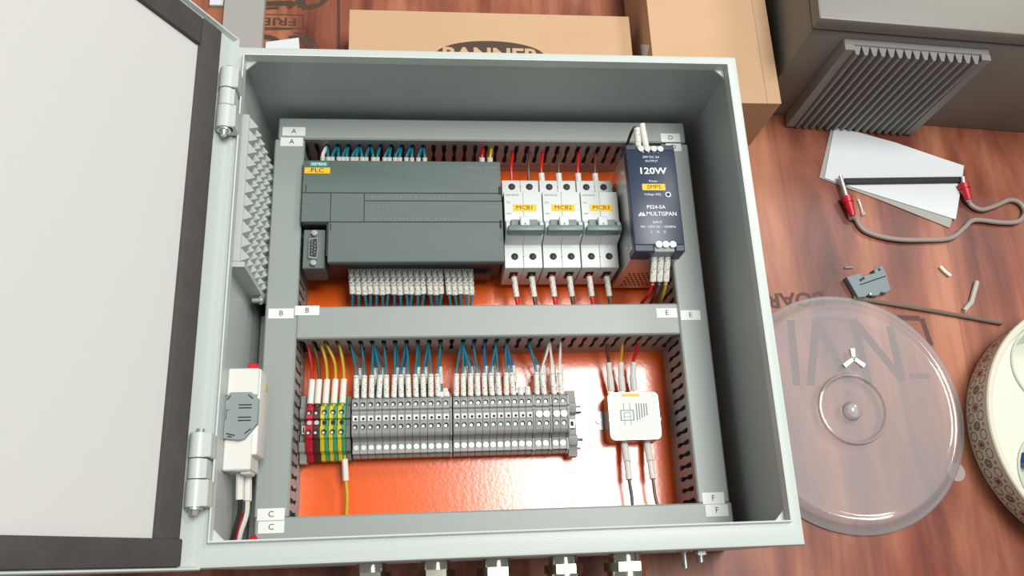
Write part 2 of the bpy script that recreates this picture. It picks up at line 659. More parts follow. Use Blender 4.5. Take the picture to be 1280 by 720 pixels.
# hinges on the left edge
for (y0, y1) in ((0.3060, 0.3560), (0.0370, 0.0835)):
    hx, hz = HX - 0.0005, HZ + 0.0065
    h = (y1 - y0)
    hb = MB()
    hb.cyl((hx, y0, hz), (hx, y0 + h * 0.36, hz), 0.0062, seg=18)
    hb.cyl((hx, y0 + h * 0.66, hz), (hx, y1, hz), 0.0062, seg=18)
    hb.box(hx, hx + 0.0085, y0, y0 + h * 0.36, hz - 0.010, hz + 0.0045, 0.0006)
    hb.box(hx, hx + 0.0085, y0 + h * 0.66, y1, hz - 0.010, hz + 0.0045, 0.0006)
    hg = part('hinge', hb, 'paint', cab, 'light grey barrel hinge')
    part('middle_knuckle', MB().cyl((hx, y0 + h * 0.375, hz), (hx, y0 + h * 0.645, hz), 0.0058, seg=18)
         .box(hx - 0.0005, hx + 0.0065, y0 + h * 0.375, y0 + h * 0.645, hz - 0.008, hz + 0.0035, 0.0005), 'paint', hg)
    pn = MB()
    pn.cyl((hx, y0 - 0.0015, hz), (hx, y0, hz), 0.0052, seg=14)
    pn.cyl((hx, y0 - 0.0050, hz), (hx, y0 - 0.0015, hz), 0.0022, 0.0034, seg=12)
    part('hinge_pin', pn, 'metal', hg)
    part('hinge_pin', MB().cyl((hx, y1, hz), (hx, y1 + 0.003, hz), 0.0034, 0.0025, seg=12), 'metal', hg)

# vent guard with rows of pyramids on the left wall
vg = part('vent_guard', MB().box(-0.1985, -0.1905, 0.2120, 0.3340, 0.0640, 0.1530, 0.0008)
          .prism([(-0.1985, 0.0640), (-0.1870, 0.0640), (-0.1870, 0.0660), (-0.1905, 0.0700)], 'y', 0.2100, 0.3340)
          .box(-0.1985, -0.1868, 0.2080, 0.2120, 0.0640, 0.1530), 'inside', cab, 'grey vent guard covered in small pyramids')
py = MB()
n_r, n_c = 11, 6
dy, dz = 0.1200 / n_r, 0.0840 / n_c
y0, z0 = 0.2130, 0.0670
a = 0.0004
v = [py.bm.verts.new(p) for p in ((-0.1906, y0 + a, z0 + a), (-0.1906, y0 + dy - a, z0 + a), (-0.1906, y0 + dy - a, z0 + dz - a),
                                  (-0.1906, y0 + a, z0 + dz - a), (-0.1850, y0 + dy / 2, z0 + dz / 2))]
for q in ((0, 1, 4), (1, 2, 4), (2, 3, 4), (3, 0, 4), (3, 2, 1, 0)):
    py.bm.faces.new([v[i] for i in q])
bmesh.ops.recalc_face_normals(py.bm, faces=py.bm.faces)
p0 = part('pyramid', py, 'inside', vg)
for i in range(n_r):
    for j in range(n_c):
        if i or j:
            repeat(p0, (0, i * dy, j * dz))
part('guard_screw', MB().cyl((-0.194, 0.2045, 0.085), (-0.186, 0.2045, 0.085), 0.0022).cyl((-0.188, 0.2045, 0.085), (-0.1865, 0.2045, 0.085), 0.004, seg=6),
     'metal', vg)

# bright round pipe running up the gap between left wall and duct
solo('conduit', MB().tube([(-0.1915, 0.012, 0.030), (-0.1915, 0.10, 0.030), (-0.1915, 0.206, 0.030)], 0.0062, seg=14), 'paint', (-0.1915, 0.012, 0.030),
     'pale round conduit running up between left wall and left cable duct', 'conduit')


# ------------------------------------------------------------------ cable ducts
def duct(label, axis, a0, a1, b0, b1, side, tags, pitch=0.0094):
    """slotted wiring duct: long from a0 to a1, cross-section b0..b1; side = the slotted side in view"""
    ca, cb = (a0 + a1) / 2, (b0 + b1) / 2
    loc = (ca, cb, ZP) if axis == 'x' else (cb, ca, ZP)
    root = thing('cable_duct', label, 'cable duct', loc, 'slotted grey cable ducts')

    def bx(mb, A0, A1, B0, B1, z0, z1, b=0.0):
        if axis == 'x':
            mb.box(A0, A1, B0, B1, z0, z1, b)
        else:
            mb.box(B0, B1, A0, A1, z0, z1, b)
    w = 0.0012
    m = MB()
    bx(m, a0, a1, b0, b1, ZP, ZP + w)
    bx(m, a0, a1, b0, b0 + w, ZP + w, ZP + 0.012)
    bx(m, a0, a1, b1 - w, b1, ZP + w, ZP + 0.012)
    for s, bb in ((-1, b0), (1, b1 - w)):
        if s != side:
            bx(m, a0, a1, bb, bb + w, ZP + 0.012, ZC - 0.006)
    part('base', m, 'duct_side', root)
    m = MB()
    bx(m, a0, a1, b0 - 0.0008, b1 + 0.0008, ZC - 0.0075, ZC, 0.0012)
    part('cover', m, 'duct', root)
    if side:
        bb = b0 if side < 0 else b1 - w
        n = int((a1 - a0) / pitch)
        st = a0 + ((a1 - a0) - (n - 1) * pitch) / 2
        hw, zb, zt = pitch / 2, ZP + 0.012, ZC - 0.007
        o1, o2 = hw - 0.0020, hw - 0.0009
        zm = (zb + zt) / 2
        poly = [(-hw, zb - 0.001), (hw, zb - 0.001), (hw, zb + 0.004), (o1, zb + 0.006), (o1, zm - 0.007), (o2, zm), (o1, zm + 0.007),
                (o1, zt - 0.005), (hw, zt - 0.003), (hw, zt), (-hw, zt), (-hw, zt - 0.003), (-o1, zt - 0.005), (-o1, zm + 0.007),
                (-o2, zm), (-o1, zm - 0.007), (-o1, zb + 0.006), (-hw, zb + 0.004)]
        m = MB().prism([(st + p[0], p[1]) for p in poly], 'y' if axis == 'x' else 'x', bb, bb + w)
        f = part('finger', m, 'duct_side', root)
        for k in range(1, n):
            repeat(f, (k * pitch, 0, 0) if axis == 'x' else (0, k * pitch, 0))
    for (u0, v0, u1, v1, ch) in tags:
        p, q = at(u0, v0, ZC), at(u1, v1, ZC)
        tg = part('name_tag', MB().box(p.x, q.x, q.y, p.y, ZC, ZC + 0.0004), 'tag', root, 'white tag marked ' + ch)
        lettering(ch, 0.0062, ((p.x + q.x) / 2, (p.y + q.y) / 2, ZC + 0.0005), 'ink', tg)
    return root


duct('upright grey cable duct left of the black controller, tagged A, B and C', 'y', 0.0355, 0.3535, -0.1842, -0.1605, 1,
     [(351, 172, 378.5, 183, 'A'), (336, 386, 367, 398, 'B'), (322, 636, 355.5, 650, 'C')])
duct('upright grey cable duct on the right, tagged D, E and F', 'y', 0.0355, 0.3525, 0.1575, 0.1812, -1,
     [(832, 179.5, 852, 189, 'D'), (850, 388, 876, 400, 'E'), (877, 616, 906, 629.5, 'F')])
duct('grey horizontal cable duct along the top of the orange plate', 'x', -0.1825, 0.1805, 0.3545, 0.3735, -1,
     [(353.5, 159, 381.5, 170, 'A'), (825.5, 167, 850.5, 178, 'D')])
duct('grey horizontal cable duct across the middle of the orange plate', 'x', -0.1600, 0.1568, 0.1745, 0.2000, -1,
     [(369, 382.5, 399, 394, 'B'), (820, 385.5, 847, 397, 'E')])
duct('grey horizontal cable duct along the bottom of the orange plate', 'x', -0.1842, 0.1835, 0.0115, 0.0350, 0,
     [(323, 652, 355, 666, 'C'), (881, 631, 911, 645, 'F')])

# ------------------------------------------------------------------ DIN rails
for (x0, x1, yc, lb) in ((-0.156, 0.1545, 0.281, 'steel mounting rail behind the black controller and the breakers'),
                         (-0.1585, 0.0780, 0.107, 'steel mounting rail under the row of terminal blocks')):
    m = MB()
    m.box(x0, x1, yc - 0.0125, yc + 0.0125, ZP, ZP + 0.001)
    for s in (-1, 1):
        m.box(x0, x1, yc + s * 0.0125 - 0.0005, yc + s * 0.0125 + 0.0005, ZP, ZP + 0.0075)
        m.box(x0, x1, yc + s * 0.015 - 0.003, yc + s * 0.015 + 0.003, ZP + 0.0065, ZP + 0.0075)
    solo('mounting_rail', m, 'dull_metal', ((x0 + x1) / 2, yc, ZP), lb, 'rail')


# ------------------------------------------------------------------ wires
def wire(pts, material, label, sleeves=(), r=0.0011, group=None, name='wire', sleeve_mat='sleeve', seg=6):
    o = solo(name, MB().tube(pts, r, seg), material, Vector(pts[0]), label, 'wire', group)
    for (a, b, sr) in sleeves:
        a, b = Vector(a), Vector(b)
        part('marker_sleeve', MB().cyl(a, b, sr, seg=10), sleeve_mat, o)
    return o


# ------------------------------------------------------------------ PLC
ZL = 0.086
plc = thing('logic_controller', 'wide anthracite controller module with yellow label and serial port', 'controller', (-0.074, 0.281, ZP + 0.0075))
part('body', MB().box(-0.1575, 0.0085, 0.2705, 0.3215, ZP + 0.0077, 0.0845, 0.0008).box(-0.1375, 0.0085, 0.2425, 0.2705, ZP + 0.0077, 0.0845)
     .box(-0.1575, -0.1375, 0.2425, 0.2705, ZP + 0.0077, 0.0600), 'plc_dark', plc)
tc_ = part('top_cover', MB().prism([(0.3215, 0.0420), (0.3265, 0.0600), (0.3295, 0.0845), (0.3285, ZL), (0.2988, ZL), (0.2988, 0.0800), (0.3200, 0.0800)],
                             'x', -0.1585, 0.0092, 0.0004), 'plc', plc)
part('cover_notch', MB().box(-0.1560, -0.1553, 0.2990, 0.3060, ZL - 0.0004, ZL + 0.0001), 'hole', tc_)
part('cover_notch', MB().box(0.0070, 0.0088, 0.2975, 0.3050, ZL - 0.0004, ZL + 0.0001), 'hole', tc_)
part('left_panel', MB().box(-0.1585, -0.1350, 0.2722, 0.2983, 0.076, ZL, 0.0003), 'plc', plc)
part('blank_panel', MB().box(-0.1346, -0.1072, 0.2722, 0.2983, 0.076, ZL, 0.0003), 'plc', plc)
part('indicator_strip', MB().box(-0.1068, 0.0092, 0.2915, 0.2983, 0.076, ZL, 0.0003), 'plc', plc)
part('display_panel', MB().box(-0.1068, 0.0096, 0.2722, 0.2911, 0.076, ZL, 0.0003), 'plc', plc)
bc = part('bottom_cover', MB().prism([(0.2718, ZL), (0.2370, ZL), (0.2360, 0.0850), (0.2362, 0.0790), (0.2430, 0.0790), (0.2718, 0.0790)],
                                'x', -0.1360, 0.0098, 0.0004), 'plc', plc)
part('cover_notch', MB().box(0.0068, 0.0086, 0.2660, 0.2735, ZL - 0.0004, ZL + 0.0001), 'hole', bc)
part('cover_notch', MB().box(-0.1345, -0.1337, 0.2640, 0.2705, ZL - 0.0004, ZL + 0.0001), 'hole', bc)
pb = part('port_block', MB().box(-0.1568, -0.1390, 0.2330, 0.2675, 0.050, 0.0800, 0.0006), 'plc', plc, 'serial port block')
pc = Vector((-0.1476, 0.2500, 0.0800))
m = MB()
m.prism([(pc.x - 0.0045, pc.y - 0.0085), (pc.x + 0.0030, pc.y - 0.0100), (pc.x + 0.0040, pc.y), (pc.x + 0.0030, pc.y + 0.0100), (pc.x - 0.0045, pc.y + 0.0085)],
        'z', 0.0798, 0.0828, 0.0006)
part('connector_shell', m, 'metal', pb)
m = MB()
m.prism([(pc.x - 0.0035, pc.y - 0.0072), (pc.x + 0.0022, pc.y - 0.0085), (pc.x + 0.0030, pc.y), (pc.x + 0.0022, pc.y + 0.0085), (pc.x - 0.0035, pc.y + 0.0072)],
        'z', 0.0826, 0.0832)
part('connector_face', m, 'plc_dark', pb)
m = MB()
for k in range(5):
    m.cyl((pc.x - 0.0015, pc.y - 0.0056 + k * 0.0028, 0.0830), (pc.x - 0.0015, pc.y - 0.0056 + k * 0.0028, 0.0835), 0.0006, seg=6)
for k in range(4):
    m.cyl((pc.x + 0.0010, pc.y - 0.0042 + k * 0.0028, 0.0830), (pc.x + 0.0010, pc.y - 0.0042 + k * 0.0028, 0.0835), 0.0006, seg=6)
part('contact_pins', m, 'dull_metal', pb)
for s in (-1, 1):
    part('jack_screw', MB().cyl((pc.x + 0.0002, pc.y + s * 0.0132, 0.0798), (pc.x + 0.0002, pc.y + s * 0.0132, 0.0840), 0.0026, seg=6)
         .cyl((pc.x + 0.0002, pc.y + s * 0.0132, 0.0840), (pc.x + 0.0002, pc.y + s * 0.0132, 0.0843), 0.0014, seg=10), 'metal', pb)
part('terminal_strip', MB().box(-0.1230, 0.0020, 0.2390, 0.2432, 0.030, 0.0480, 0.0006), 'plc_dark', plc)
part('terminal_strip', MB().box(-0.1450, 0.0050, 0.3210, 0.3300, 0.030, 0.0520, 0.0006), 'plc_dark', plc)
p, q = at(387, 202.5, ZL), at(410, 208.5, ZL)
bl = part('brand_strip', MB().box(p.x, q.x, q.y, p.y, ZL, ZL + 0.0003), 'teal_label', plc)
lettering('SIEMENS', 0.0034, ((p.x + q.x) / 2, (p.y + q.y) / 2, ZL + 0.0004), 'white_print', bl, sx=1.0, bold=0.00006)
p, q = at(381, 209.5, ZL), at(412.5, 217, ZL)
yl = part('name_label', MB().box(p.x, q.x, q.y, p.y, ZL, ZL + 0.0003), 'yellow_label', plc, 'yellow label reading PLC')
lettering('PLC', 0.0058, ((p.x + q.x) / 2, (p.y + q.y) / 2, ZL + 0.0004), 'ink', yl, sx=1.15)
p = at(624, 210, ZL)
lettering('SIMATIC S7-200', 0.0034, (0.0065, p.y, ZL + 0.0001), 'faint', plc, align='RIGHT', sx=1.2)
lettering('CPU 226', 0.0030, (0.0065, at(624, 215.5, ZL).y, ZL + 0.0001), 'faint', plc, align='RIGHT', sx=1.15)
lettering('CPU 226', 0.0030, (0.0070, at(620, 259, ZL).y, ZL + 0.0001), 'faint', plc, align='RIGHT', sx=1.15)
lettering('SF', 0.0030, (-0.1530, at(393, 248, ZL).y, ZL + 0.0001), 'faint', plc, align='LEFT')
lettering('RUN', 0.0026, (-0.1530, at(393, 252, ZL).y, ZL + 0.0001), 'faint', plc, align='LEFT')
for vv, s in ((247, 'I0  .0 .1 .2 .3 .4 .5 .6 .7   I1  .0 .1 .2 .3 .4 .5 .6 .7'), (259, 'I2  .0 .1 .2 .3 .4 .5 .6 .7'),
              (274, 'Q0  .0 .1 .2 .3 .4 .5 .6 .7   Q1  .0 .1 .2 .3 .4 .5 .6 .7')):
    lettering(s, 0.0036, (-0.1010, at(480, vv, ZL).y, ZL + 0.0001), 'faint', plc, align='LEFT', sx=1.02)

# wires along the top of the controller into the top duct
tops = [(404, 'white_wire', 0.0019), (411, 'teal_wire', 0), (416, 'teal_wire', 0), (424, 'teal_wire', 0), (429, 'teal_wire', 0), (434, 'teal_wire', 0), (441, 'teal_wire', 0),
        (446, 'teal_wire', 0), (453, 'teal_wire', 0), (458, 'teal_wire', 0), (467, 'teal_wire', 0), (472, 'teal_wire', 0), (481, 'teal_wire', 0),
        (487, 'teal_wire', 0), (494, 'teal_wire', 0), (500, 'teal_wire', 0), (508, 'teal_wire', 0), (515, 'teal_wire', 0), (523, 'teal_wire', 0), (531, 'teal_wire', 0)]
n_teal = 0
for k, (u, c, _) in enumerate(tops):
    a = at(u, 199, 0.062)
    n_f = int(0.363 / 0.0094)
    s_0 = -0.1825 + (0.363 - (n_f - 1) * 0.0094) / 2 - 0.0047
    xs = s_0 + round((a.x + 0.0015 - s_0) / 0.0094) * 0.0094
    xs = a.x * 0.12 + xs * 0.88
    if c == 'teal_wire':
        lb = 'teal wire, %s from the left of those rising behind the controller top edge' % ORD[n_teal]
        n_teal += 1
    else:
        lb = 'white wire rising behind the left end of the controller top edge'
    wire([(a.x, 0.324, 0.054), (a.x, 0.341, 0.066), (a.x * 0.6 + xs * 0.4, 0.3480, 0.066), (xs, 0.3570, 0.060)], c, lb,
         [((a.x, 0.3300, 0.058), (a.x, 0.3425, 0.0665), 0.0021)], 0.0013 if c == 'teal_wire' else 0.0017, 'wires above the controller')
for u, c, nm in ((602, 'red_wire', 'red'), (612, 'yel_wire', 'yellow')):
    a = at(u, 199, 0.062)
    wire([(a.x, 0.324, 0.054), (a.x, 0.341, 0.066), (a.x + 0.001, 0.3480, 0.066), (a.x + 0.002, 0.3570, 0.060)], c,
         nm + ' wire rising behind the right end of the controller top edge', [((a.x, 0.3300, 0.058), (a.x, 0.3430, 0.0665), 0.0026)], 0.0014,
         'wires above the controller')

# wires below the controller into the middle duct
low = [436.5 + 7.45 * i for i in range(16)] + [556.5 + 7.4 * i for i in range(5)]
for k, u in enumerate(low):
    jx = random.uniform(-0.6, 0.6)
    a = at(u + 2, 340.5, 0.050)
    b = at(u + 4.2 + jx * 1.4, 368 + (k % 3) * 0.6, 0.046)
    e = at(u + 4 + jx * 5, 384, 0.040)
    col = 'teal_wire' if k % 7 else 'blue_wire'
    wire([tuple(a + Vector((0, 0.012, 0.0))), tuple(a), tuple(b), (e.x, e.y, 0.040), (e.x + 0.001 * jx, 0.1955, 0.036)], col,
         'sleeved %s wire, %s from the left of those hanging below the controller' % (col.split('_')[0], ORD[k]),
         [(tuple(a + Vector((0, 0.003, 0))), tuple(b), 0.00255)], 0.0012, 'wires below the controller', sleeve_mat='sleeve_dense')

# ------------------------------------------------------------------ miniature circuit breakers
BX0, BP, BW = 0.0116, 0.0334, 0.0326
breakers = []
prof = [(0.2360, 0.0260), (0.2360, 0.0695), (0.2365, 0.0700), (0.2572, 0.0700), (0.2600, 0.0840), (0.2610, 0.0850), (0.3005, 0.0850), (0.3012, 0.0842),
        (0.3025, 0.0700), (0.3185, 0.0700), (0.3190, 0.0695), (0.3190, 0.0260)]
for k in range(3):
    x0 = BX0 + k * BP
    x1 = x0 + BW
    bk = thing('circuit_breaker', 'pale grey two-pole circuit breaker with yellow label MCB%d' % (k + 1), 'circuit breaker',
               ((x0 + x1) / 2, 0.281, ZP + 0.0075), 'circuit breakers on the upper rail')
    for i in range(2):
        part('pole_body', MB().prism(prof, 'x', x0 + i * BW / 2 + 0.0001, x0 + (i + 1) * BW / 2 - 0.0001, 0.0003), 'breaker', bk)
    part('toggle', MB().box(x0 + 0.0015, x1 - 0.0008, 0.2600, 0.2655, 0.0846, 0.0960, 0.0012, 2)
         .box(x0 + 0.0045, x0 + 0.0120, 0.2655, 0.2735, 0.0846, 0.0885, 0.0008).box(x0 + 0.0205, x0 + 0.0280, 0.2655, 0.2735, 0.0846, 0.0885, 0.0008),
         'toggle', bk, 'grey green toggle')
    part('toggle_tab', MB().box(x0 + 0.0122, x0 + 0.0203, 0.2648, 0.2745, 0.0846, 0.0935, 0.0008), 'breaker', bk)
    for xx in (x0 + 0.0005, x1 - 0.0035):
        part('side_guard', MB().prism([(0.2610, 0.0848), (0.2690, 0.0848), (0.2740, 0.0850), (0.2690, 0.0910), (0.2625, 0.0920)], 'x', xx, xx + 0.003), 'breaker', bk)
    lettering('A', 0.0030, (x0 + 0.01625, 0.2672, 0.0936), 'ink', bk)
    for i in range(2):
        for yy in (0.2465, 0.3125):
            sx = x0 + BW * (0.27 + 0.48 * i)
            sc = part('terminal_screw', MB().cyl((sx, yy, 0.0699), (sx, yy, 0.0702), 0.0031, seg=20), 'hole', bk)
            part('screw_head', MB().cyl((sx + 0.0006, yy - 0.0004, 0.0702), (sx + 0.0006, yy - 0.0004, 0.07028), 0.0014, seg=12), 'steel_leg', sc)
        sx = x0 + BW * (0.27 + 0.48 * i)
        part('wire_entry', MB().box(sx - 0.0035, sx + 0.0035, 0.2356, 0.2362, 0.044, 0.060), 'hole', bk)
    part('centre_dot', MB().cyl((x0 + BW * 0.5, 0.2465, 0.0699), (x0 + BW * 0.5, 0.2465, 0.0702), 0.0007, seg=8)
         .cyl((x0 + BW * 0.5, 0.3125, 0.0699), (x0 + BW * 0.5, 0.3125, 0.0702), 0.0007, seg=8), 'faint', bk)
    p, q = at([638, 688, 736.5][k], 255.5, 0.085), at([666, 715.5, 766][k], 264, 0.085)
    nl = part('name_label', MB().box(x0 + 0.0075, x0 + 0.0275, q.y, p.y, 0.0850, 0.0853), 'yellow_label', bk, 'yellow label reading MCB%d' % (k + 1))
    lettering('MCB%d' % (k + 1), 0.0054, (x0 + 0.0175, (p.y + q.y) / 2, 0.0854), 'ink', nl, sx=1.12)
    lettering('SIEMENS', 0.0026, (x0 + 0.0015, 0.2975, 0.0851), 'teal_label', bk, align='LEFT', sx=1.2)
    lettering('C6', 0.0030, (x0 + 0.0015, 0.2905, 0.0851), 'faint', bk, align='LEFT')
    lettering('400V', 0.0022, (x0 + 0.0015, 0.2800, 0.0851), 'faint', bk, align='LEFT')
    breakers.append(bk)
    # wires, upper side
    for i, (c, nm) in enumerate((('red_wire', 'red'), ('brown_wire', 'brown'))):
        sx = x0 + BW * (0.27 + 0.48 * i)
        ux = sx - (0.0060 if k else 0.0)
        sl = [((ux + 0.0015, 0.3165, 0.060), (ux + 0.0005, 0.3290, 0.064), 0.0028)] if k else [((sx, 0.3165, 0.054), (sx, 0.3235, 0.054), 0.0026)]
        wire([(sx, 0.3120, 0.056), (ux + 0.0012, 0.3220, 0.061), (ux + 0.001, 0.3350, 0.063), (ux + 0.003, 0.3480, 0.060), (ux + 0.004, 0.3575, 0.052)], c,
             '%s wire running up from breaker MCB%d to the top duct' % (nm, k + 1), sl, 0.0014, 'breaker wires', sleeve_mat='sleeve_print' if k else 'sleeve')
        # lower side
        wire([(sx, 0.2400, 0.0541), (sx + 0.0004, 0.2345, 0.0525), (sx + 0.0026, 0.2175, 0.0475), (sx + 0.0035, 0.2120, 0.0458), (sx + 0.0055, 0.2010, 0.042), (sx + 0.006, 0.1960, 0.038)], c,
             '%s wire with white sleeve dropping from breaker MCB%d to the middle duct' % (nm, k + 1),
             [((sx + 0.0004, 0.2345, 0.0525), (sx + 0.0026, 0.2175, 0.0475), 0.0026)], 0.0019, 'breaker wires', sleeve_mat='sleeve_print')

# ------------------------------------------------------------------ power supply
PX0, PX1, PY0, PY1, PZ = 0.1128, 0.1550, 0.2315, 0.3290, 0.120
ps = thing('power_supply', 'navy and silver 120W power supply on the upper rail', 'power supply', ((PX0 + PX1) / 2, 0.281, ZP + 0.0075))
part('case', MB().box(PX0 + 0.0008, PX1 - 0.0008, PY0 + 0.0010, PY1 - 0.0010, 0.0245, 0.1120, 0.0005), 'metal', ps, 'bright metal case')
m = MB()
xa, xb = PX0 + 0.0075, PX0 + 0.0305
m.box(PX0, PX1, PY0 + 0.006, PY1 - 0.005, 0.1105, PZ, 0.0012, 2)
part('front_panel', m, 'navy', ps, 'navy front panel')
for (ea, eb, ec_, ed_) in ((PX0, PX0 + 0.0165, PY0, PY0 + 0.0068), (PX1 - 0.0085, PX1, PY0, PY0 + 0.0068), (PX0, PX0 + 0.0100, PY1 - 0.0058, PY1), (PX1 - 0.0120, PX1, PY1 - 0.0058, PY1)):
    part('front_panel_edge', MB().box(ea, eb, ec_, ed_, 0.1005, PZ - 0.0006, 0.001), 'navy', ps)
part('input_terminal', MB().box(PX0 + 0.0167, PX1 - 0.0087, PY0 + 0.0004, PY0 + 0.0110, 0.094, 0.1185, 0.0005), 'grey_face', ps)
part('output_terminal', MB().box(PX0 + 0.0102, PX1 - 0.0122, PY1 - 0.0090, PY1 - 0.0004, 0.094, 0.1185, 0.0005), 'grey_face', ps)
for i in range(3):
    x = PX0 + 0.0202 + i * 0.0058
    part('terminal_screw', MB().cyl((x, PY0 + 0.0060, 0.1180), (x, PY0 + 0.0060, 0.1212), 0.0027, seg=14)
         .box(x - 0.0022, x + 0.0022, PY0 + 0.0057, PY0 + 0.0063, 0.1212, 0.1215), 'metal', ps)
for i in range(4):
    x = PX0 + 0.0130 + i * 0.0056
    part('terminal_screw', MB().cyl((x, PY1 - 0.0048, 0.1180), (x, PY1 - 0.0048, 0.1212), 0.0026, seg=14)
         .box(x - 0.0022, x + 0.0022, PY1 - 0.0051, PY1 - 0.0045, 0.1212, 0.1215), 'metal', ps)
for yy in (0.2430, 0.3130):
    part('side_screw', MB().cyl((PX0 + 0.0010, yy, 0.098), (PX0 - 0.0008, yy, 0.098), 0.0026, 0.0018, seg=12), 'metal', ps)
m = MB()
for i in range(8):
    for j in range(7):
        x = PX0 + 0.008 + i * 0.0040 + (j % 2) * 0.002
        m.cyl((x, PY0 + 0.0011, 0.034 + j * 0.0050), (x, PY0 + 0.0008, 0.034 + j * 0.0050), 0.0013, seg=6)
vh = part('vent_holes', m, 'hole', ps)
m = MB()
for i in range(5):
    for j in range(3):
        m.cyl((PX0 + 0.0009, 0.300 + i * 0.0040, 0.060 + j * 0.004), (PX0 + 0.0006, 0.300 + i * 0.0040, 0.060 + j * 0.004), 0.0012, seg=6)
part('vent_holes', m, 'hole', ps)
cx = (PX0 + PX1) / 2
ZT = PZ + 0.0001


def ps_text(s, size, v, u=None, sx=1.0, bold=0.0, mt='white_print'):
    pp = at(u or 818, v, PZ)
    lettering(s, size, (pp.x if u else cx, pp.y, ZT), mt, ps, sx=sx, bold=bold)


ps_text('+   +   -   -', 0.0034, 190.5)
ps_text('24V DC 5A', 0.0030, 196.5)
ps_text('OUTPUT', 0.0028, 201.5)
ps_text('120W', 0.0082, 214, sx=1.15, bold=0.00018)
ps_text('Power', 0.0028, 226.5)
p, q = at(805, 230, PZ), at(833, 238, PZ)
yl = part('name_label', MB().box(cx - 0.0100, cx + 0.0095, q.y, p.y, PZ, PZ + 0.0003), 'yellow_label', ps, 'yellow label reading SMPS')
lettering('SMPS', 0.0050, (cx, (p.y + q.y) / 2, PZ + 0.0004), 'ink', yl, sx=1.1)
ps_text('Voltage ADJ.', 0.0028, 243, u=816)
pp = at(835, 243.5, PZ)
part('adjust_screw', MB().cyl((pp.x, pp.y, PZ), (pp.x, pp.y, PZ + 0.0006), 0.0024, seg=16), 'white_print', ps)
part('adjust_slot', MB().cyl((pp.x, pp.y, PZ + 0.0006), (pp.x, pp.y, PZ + 0.0008), 0.0015, seg=12), 'hole', ps)
ps_text('PS24-5A', 0.0046, 259, bold=0.00005)
ps_text('MULTISPAN', 0.0050, 267.5, u=827, sx=0.98, bold=0.00005)
pp = at(802.5, 267.5, PZ)
part('brand_emblem', MB().prism([(pp.x - 0.0034, pp.y - 0.0018), (pp.x - 0.0008, pp.y + 0.0018), (pp.x, pp.y + 0.0004), (pp.x - 0.0014, pp.y - 0.0018)], 'z', PZ, ZT)
     .prism([(pp.x - 0.0004, pp.y - 0.0018), (pp.x + 0.0010, pp.y + 0.0018), (pp.x + 0.0030, pp.y - 0.0018), (pp.x + 0.0014, pp.y - 0.0018)], 'z', PZ, ZT), 'white_print', ps)
ps_text('INPUT', 0.0028, 278)
ps_text('100 - 270V AC ~ 50/60Hz', 0.0028, 283.5, sx=1.0)
ps_text('L    N    G', 0.0030, 290, u=823)

for i, (c, nm) in enumerate((('black_wire', 'dark'), ('white_wire', 'white'))):
    x = PX0 + 0.0130 + i * 0.0072
    sl = [((x, PY1 - 0.003, 0.113), (x - 0.001 - i * 0.0025, PY1 + 0.0165 + i * 0.004, 0.118), 0.0027)]
    wire([(x, PY1 - 0.004, 0.112), (x - 0.001, PY1 + 0.010, 0.116), (x - 0.0015 - i * 0.001, PY1 + 0.0190, 0.114), (x - 0.0015, PY1 + 0.0215, 0.100),
          (x - 0.001, PY1 + 0.0205, 0.075), (x, PY1 + 0.0285, 0.056)], c, nm + ' sleeved wire bending up from the top of the power supply', sl, 0.0013,
         'power supply wires', sleeve_mat='sleeve_print' if i == 0 else 'sleeve')
for i, (c, nm) in enumerate((('red_wire', 'red'), ('brown_wire', 'brown'), ('yel_wire', 'yellow green'))):
    x = PX0 + 0.0202 + i * 0.0056
    wire([(x, PY0 + 0.003, 0.1055), (x, PY0 + 0.002, 0.105), (x - 0.001, PY0 - 0.0175, 0.096), (x - 0.0012, PY0 - 0.0195, 0.0945), (x - 0.0020 + i * 0.001, PY0 - 0.024, 0.080), (x - 0.004 + i * 0.003, 0.2035, 0.050), (x - 0.004 + i * 0.003, 0.1965, 0.044)], c,
         nm + ' sleeved wire hanging from the bottom of the power supply', [((x, PY0 + 0.0020, 0.105), (x - 0.0010, PY0 - 0.0175, 0.096), 0.0026)], 0.0015,
         'power supply wires', sleeve_mat='sleeve_print')

# ------------------------------------------------------------------ terminal blocks
RY = 0.107


def end_clamp(x0, x1, label, tall=0.050):
    c = thing('end_clamp', label, 'end clamp', ((x0 + x1) / 2, RY, ZP + 0.0075), 'rail end clamps')
    part('body', MB().prism([(0.0800, 0.024), (0.0800, 0.034), (0.0880, 0.036), (0.0890, 0.040), (0.0965, 0.041), (0.0985, 0.036), (0.1145, 0.036), (0.1160, 0.042), (0.1235, 0.043),
                             (0.1250, 0.040), (0.1355, 0.038), (0.1355, 0.024)], 'x', x0, x1, 0.0004), 'term', c)
    part('clamp_screw', MB().box(x0 + 0.001, x1 - 0.001, 0.1030, 0.1110, 0.036, 0.0385, 0.0005), 'dull_metal', c)
    part('screw_hole', MB().box(x0 + 0.0025, x1 - 0.0025, 0.1050, 0.1090, 0.0385, 0.0388), 'hole', c)
    return c


end_clamp(-0.1596, -0.1536, 'grey end clamp left of the crimson terminal block')

